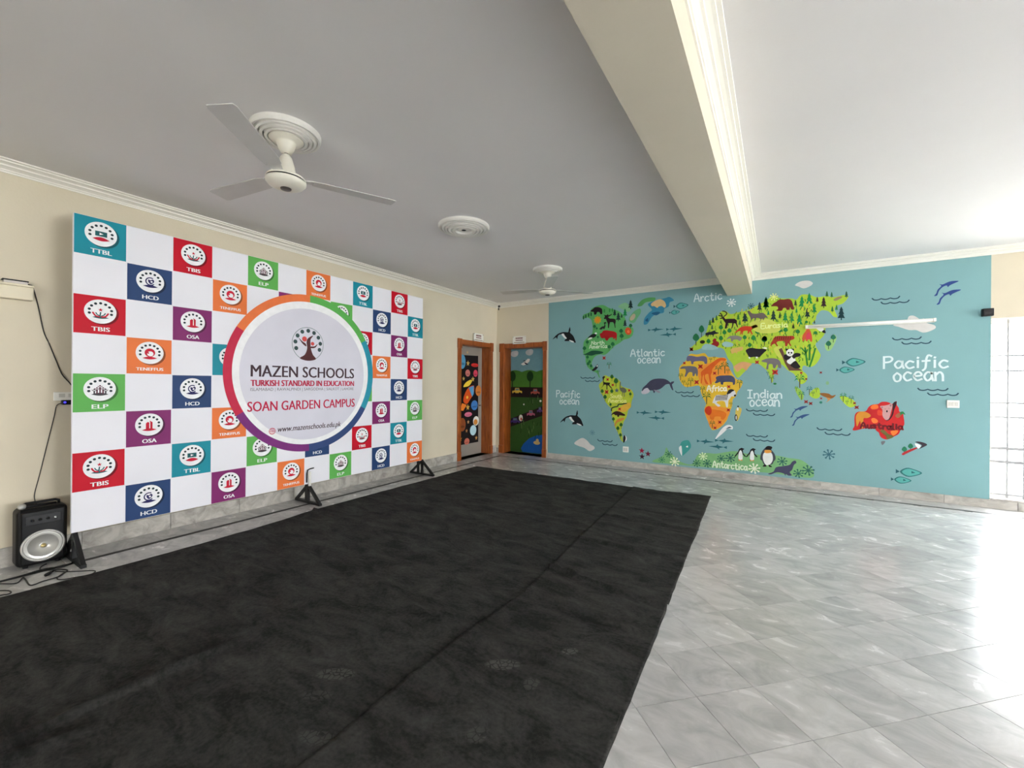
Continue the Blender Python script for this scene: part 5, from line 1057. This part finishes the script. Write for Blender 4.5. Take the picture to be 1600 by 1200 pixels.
def plate(name, x0, x1, z0, z1, label, rockers, kind):
    r_ = tag(empty(name, ((x0 + x1) / 2, YB, (z0 + z1) / 2)), label, kind)
    bevel(MB().box((x0, YB - .022, z0), (x1, YB - .0015, z1), WHITE_PL).build('plate', r_), .004)
    w = (x1 - x0 - .02) / rockers
    for k in range(rockers):
        a = x0 + .012 + k * w; bevel(MB().box((a, YB - .028, z0 + .022), (a + w - .006, YB - .022, z1 - .022), mat('switch_grey', rgb(206, 204, 196), .4)).build('rocker', r_), .002)
    return r_
plate('switch_plate', 1.755, 1.865, 1.17, 1.262, 'white light switch plate on the mural near the window', 3, 'switch')
plate('socket_plate', -2.262, -2.165, .252, .350, 'small white socket plate low on the mural', 2, 'socket')
cc = tag(empty('security_camera', (XL + .15, YB - .15, H)), 'small white security camera in the ceiling corner above the doors', 'camera')
MB().tube([(XL + .14, YB - .14, H - .002), (XL + .14, YB - .14, H - .05)], .012, WHITE_PL, 12).build('mount', cc)
d_ = Vector((.62, -.72, -.22)).normalized(); c0 = Vector((XL + .13, YB - .13, H - .062))
MB().tube([c0, c0 + d_ * .10], .032, WHITE_PL, 18).build('body', cc)
MB().tube([c0 + d_ * .1, c0 + d_ * .106], .024, BLACK_PL, 18).build('lens', cc)
MB().tube([c0 + Vector((0, 0, -.035)), c0 + d_ * .02 + Vector((0, 0, -.075))], .014, BLACK_PL, 10).build('microphone_pod', cc)

# left wall: cable box, router, sockets
SW = Surf(0, XL)
cb = tag(empty('wall_cable_box', (XL, .69, 2.03)), 'cream plastic cable box high on the wall left of the backdrop', 'box')
CRB = mat('cream_plastic', rgb(222, 212, 186), .45, vary=.03)
bevel(MB().box((XL, .56, 2.035), (XL + .07, .765, 2.135), CRB).build('case', cb), .006)
bevel(MB().box((XL, .555, 2.135), (XL + .074, .768, 2.152), CRB).build('lid', cb), .004)
rt = tag(empty('network_router', (XL + .035, .67, 2.152)), 'flat black and white network device on top of the cable box', 'router')
bevel(MB().box((XL + .012, .615, 2.152), (XL + .065, .735, 2.172), mat('pale_plastic', rgb(206, 198, 192), .4)).build('case', rt), .003)
bevel(MB().box((XL + .010, .608, 2.172), (XL + .067, .74, 2.181), BLACK_PL).build('top_cover', rt), .002)
MB().tube([(XL + .03, .73, 2.162), (XL + .03, .752, 2.158)], [.008, .006], BLACK_PL, 10).build('plug', rt)
def wall_line(pts, n): return [SW.at(*SW.px(x, y), n) for x, y in pts]
def cable(name, pts, r, label, cat='cable', group=None):
    p = []; P_ = [Vector(q) for q in pts]
    for i in range(len(P_) - 1):
        a, b_, c_, d2_ = P_[max(0, i - 1)], P_[i], P_[i + 1], P_[min(len(P_) - 1, i + 2)]
        for k in range(6):
            t = k / 6; p.append(.5 * (2 * b_ + (c_ - a) * t + (2 * a - 5 * b_ + 4 * c_ - d2_) * t * t + (3 * b_ - a - 3 * c_ + d2_) * t ** 3))
    p.append(P_[-1]); return tag(MB().tube(p, r, CABLE, 8).build(name), label, cat, group)
cable('wall_cable', [(XL + .03, .750, 2.158)] + wall_line(((50, 447), (54, 458), (60, 482), (68, 518), (76, 536), (86, 560), (96, 584), (108, 598), (116, 608)), .008), .0035, 'thin dark cable hanging from the network device down behind the backdrop')
sp = tag(empty('wall_socket', (XL, .945, 1.27)), 'white wall socket plate beside the backdrop edge', 'socket')
bevel(MB().box((XL, .885, 1.255), (XL + .012, 1.03, 1.325), WHITE_PL).build('plate', sp), .003)
for y in (.93, .985): bevel(MB().box((XL + .012, y - .018, 1.282), (XL + .016, y + .018, 1.312), mat('switch_grey', rgb(206, 204, 196), .4)).build('rocker', sp), .001)
pa = tag(empty('power_adapter', (XL + .012, .97, 1.24)), 'black power adapter with a blue light plugged in beside the backdrop', 'adapter')
bevel(MB().box((XL + .012, .925, 1.222), (XL + .055, 1.04, 1.26), BLACK_PL).build('case', pa), .006)
LED = bpy.data.materials.new('blue_indicator'); LED.use_nodes = True; lb_ = LED.node_tree.nodes['Principled BSDF']
lb_.inputs['Base Color'].default_value = (.02, .02, .5, 1); lb_.inputs['Emission Color'].default_value = (.05, .04, 1, 1); lb_.inputs['Emission Strength'].default_value = .8
MB().tube([(XL + .055, .94, 1.242), (XL + .058, .94, 1.242)], .008, LED, 12).build('indicator_light', pa)
cable('wall_cable', [(XL + .03, .925, 1.235)] + wall_line(((88, 634), (84, 652), (74, 692), (62, 740), (54, 770)), .006) + [(XL + .03, .785, .475), (XL + .06, .79, .452)], .0028, 'thin dark cable running from the power adapter down to the loudspeaker')

# ------------------------------------------------------------------ loudspeaker, microphone and floor cables
sk = tag(empty('loudspeaker', (-4.83, .80, 0)), 'black portable loudspeaker with a silver cone beside the backdrop', 'speaker')
SX0, SX1, SY0, SY1 = -4.925, -4.755, .668, .938
bevel(MB().box((SX0, SY0, .012), (SX1, SY1, .445), BLACK_PL).build('cabinet', sk), .035, 4)
fp = bevel(MB().box((SX1 - .01, SY0 + .018, .03), (SX1 + .010, SY1 - .018, .425), mat('black_gloss_plastic', rgb(7, 7, 8), .3, vary=.1, spec=.35)).build('front_baffle', sk), .012, 3)
wc_ = (SX1 + .010, .802, .158)
MB().lathe([(.118, 0), (.118, .006), (.110, .010), (.104, .008), (.104, 0)], mat('silver_rim', rgb(186, 184, 180), .35, metal=.4), wc_, 48, 'x').build('woofer_rim', sk)
MB().lathe([(.104, .0035), (.101, .007), (.094, .0045), (.06, .0015), (.026, .0005), (.022, .004), (.012, .009), (0, .010)], mat('silver_cone', rgb(206, 205, 200), .32, metal=.35), wc_, 48, 'x').build('woofer_cone', sk)
MB().lathe([(.016, .008), (.013, .012), (0, .014)], mat('brass_cap', rgb(196, 176, 120), .3, metal=.6), wc_, 20, 'x').build('dust_cap', sk)
bevel(MB().box((SX1 + .009, .71, .325), (SX1 + .014, .895, .395), mat('control_panel', rgb(18, 18, 19), .3)).build('control_panel', sk), .003)
for k in range(4): MB().lathe([(.010, 0), (.009, .010), (0, .0105)], CHROME if k == 3 else BLACK_PL, (SX1 + .014, .745 + k * .04, .36), 14, 'x').build('knob', sk)
MB().tube([(-4.84, .705, .44), (-4.84, .705, .468), (-4.84, .725, .476), (-4.84, .88, .476), (-4.84, .90, .468), (-4.84, .90, .44)], .010, BLACK_PL, 10).build('carry_handle', sk)
for y in (SY0 + .05, SY1 - .05):
    for x in (SX0 + .035, SX1 - .035): MB().lathe([(.014, 0), (.016, .014), (0, .015)], BLACK_PL, (x, y, 0), 12).build('foot', sk)
mc = tag(empty('microphone', (-4.795, .76, .445)), 'handheld microphone with silver mesh head lying on the loudspeaker', 'microphone')
MB().tube([(-4.79, .716, .464), (-4.80, .765, .461), (-4.81, .88, .457)], [.015, .012, .009], BLACK_PL, 14).build('handle', mc)
MB().lathe([(0, -.024), (.012, -.021), (.021, -.010), (.023, .002), (.018, .014), (.010, .020), (0, .021)], mat('mic_mesh', rgb(190, 190, 188), .35, metal=.7, bump=.5, bscale=300), (-4.787, .700, .468), 22, 'y').build('mesh_head', mc)
def fline(pts, z=.005): return [(*floor_px(x / 5.455, 740 + y / 5.455), z) for x, y in pts]
cable('floor_cable', fline(((-260, 1010), (0, 925), (180, 878), (330, 832), (420, 812), (520, 802), (600, 775), (640, 740))), .006, 'thick black cable lying along the skirting below the loudspeaker')
cable('floor_cable', fline(((-200, 960), (0, 945), (140, 940), (195, 892), (222, 915), (262, 958), (360, 925), (480, 890), (545, 855), (574, 828), (500, 820), (420, 828), (345, 822), (352, 798), (395, 775))), .0042, 'thin black cable in loops on the floor in front of the loudspeaker')
cable('floor_cable', fline(((470, 838), (560, 842), (700, 836), (790, 832), (812, 842), (760, 868), (640, 890), (540, 908), (490, 905), (500, 880), (575, 832))), .0036, 'thin black cable looping from the floor to the carpet edge')
cable('floor_cable', fline(((-220, 1010), (0, 1004), (70, 1004), (94, 1020), (60, 1036), (0, 1044), (-220, 1090))), .0042, 'thin black cable loop at the lower left beside the carpet')
pk = tag(empty('cable_plug', (*floor_px(430 / 5.455, 740 + 855 / 5.455), 0)), 'short black plug lying among the cables by the loudspeaker', 'plug')
a_, b_ = fline(((388, 878), (432, 855)), .011)
MB().tube([a_, b_], [.010, .011], BLACK_PL, 12).build('barrel', pk)
c_ = fline(((472, 834),), .011)[0]; MB().tube([b_, c_], [.007, .005], BLACK_PL, 10).build('sleeve', pk)
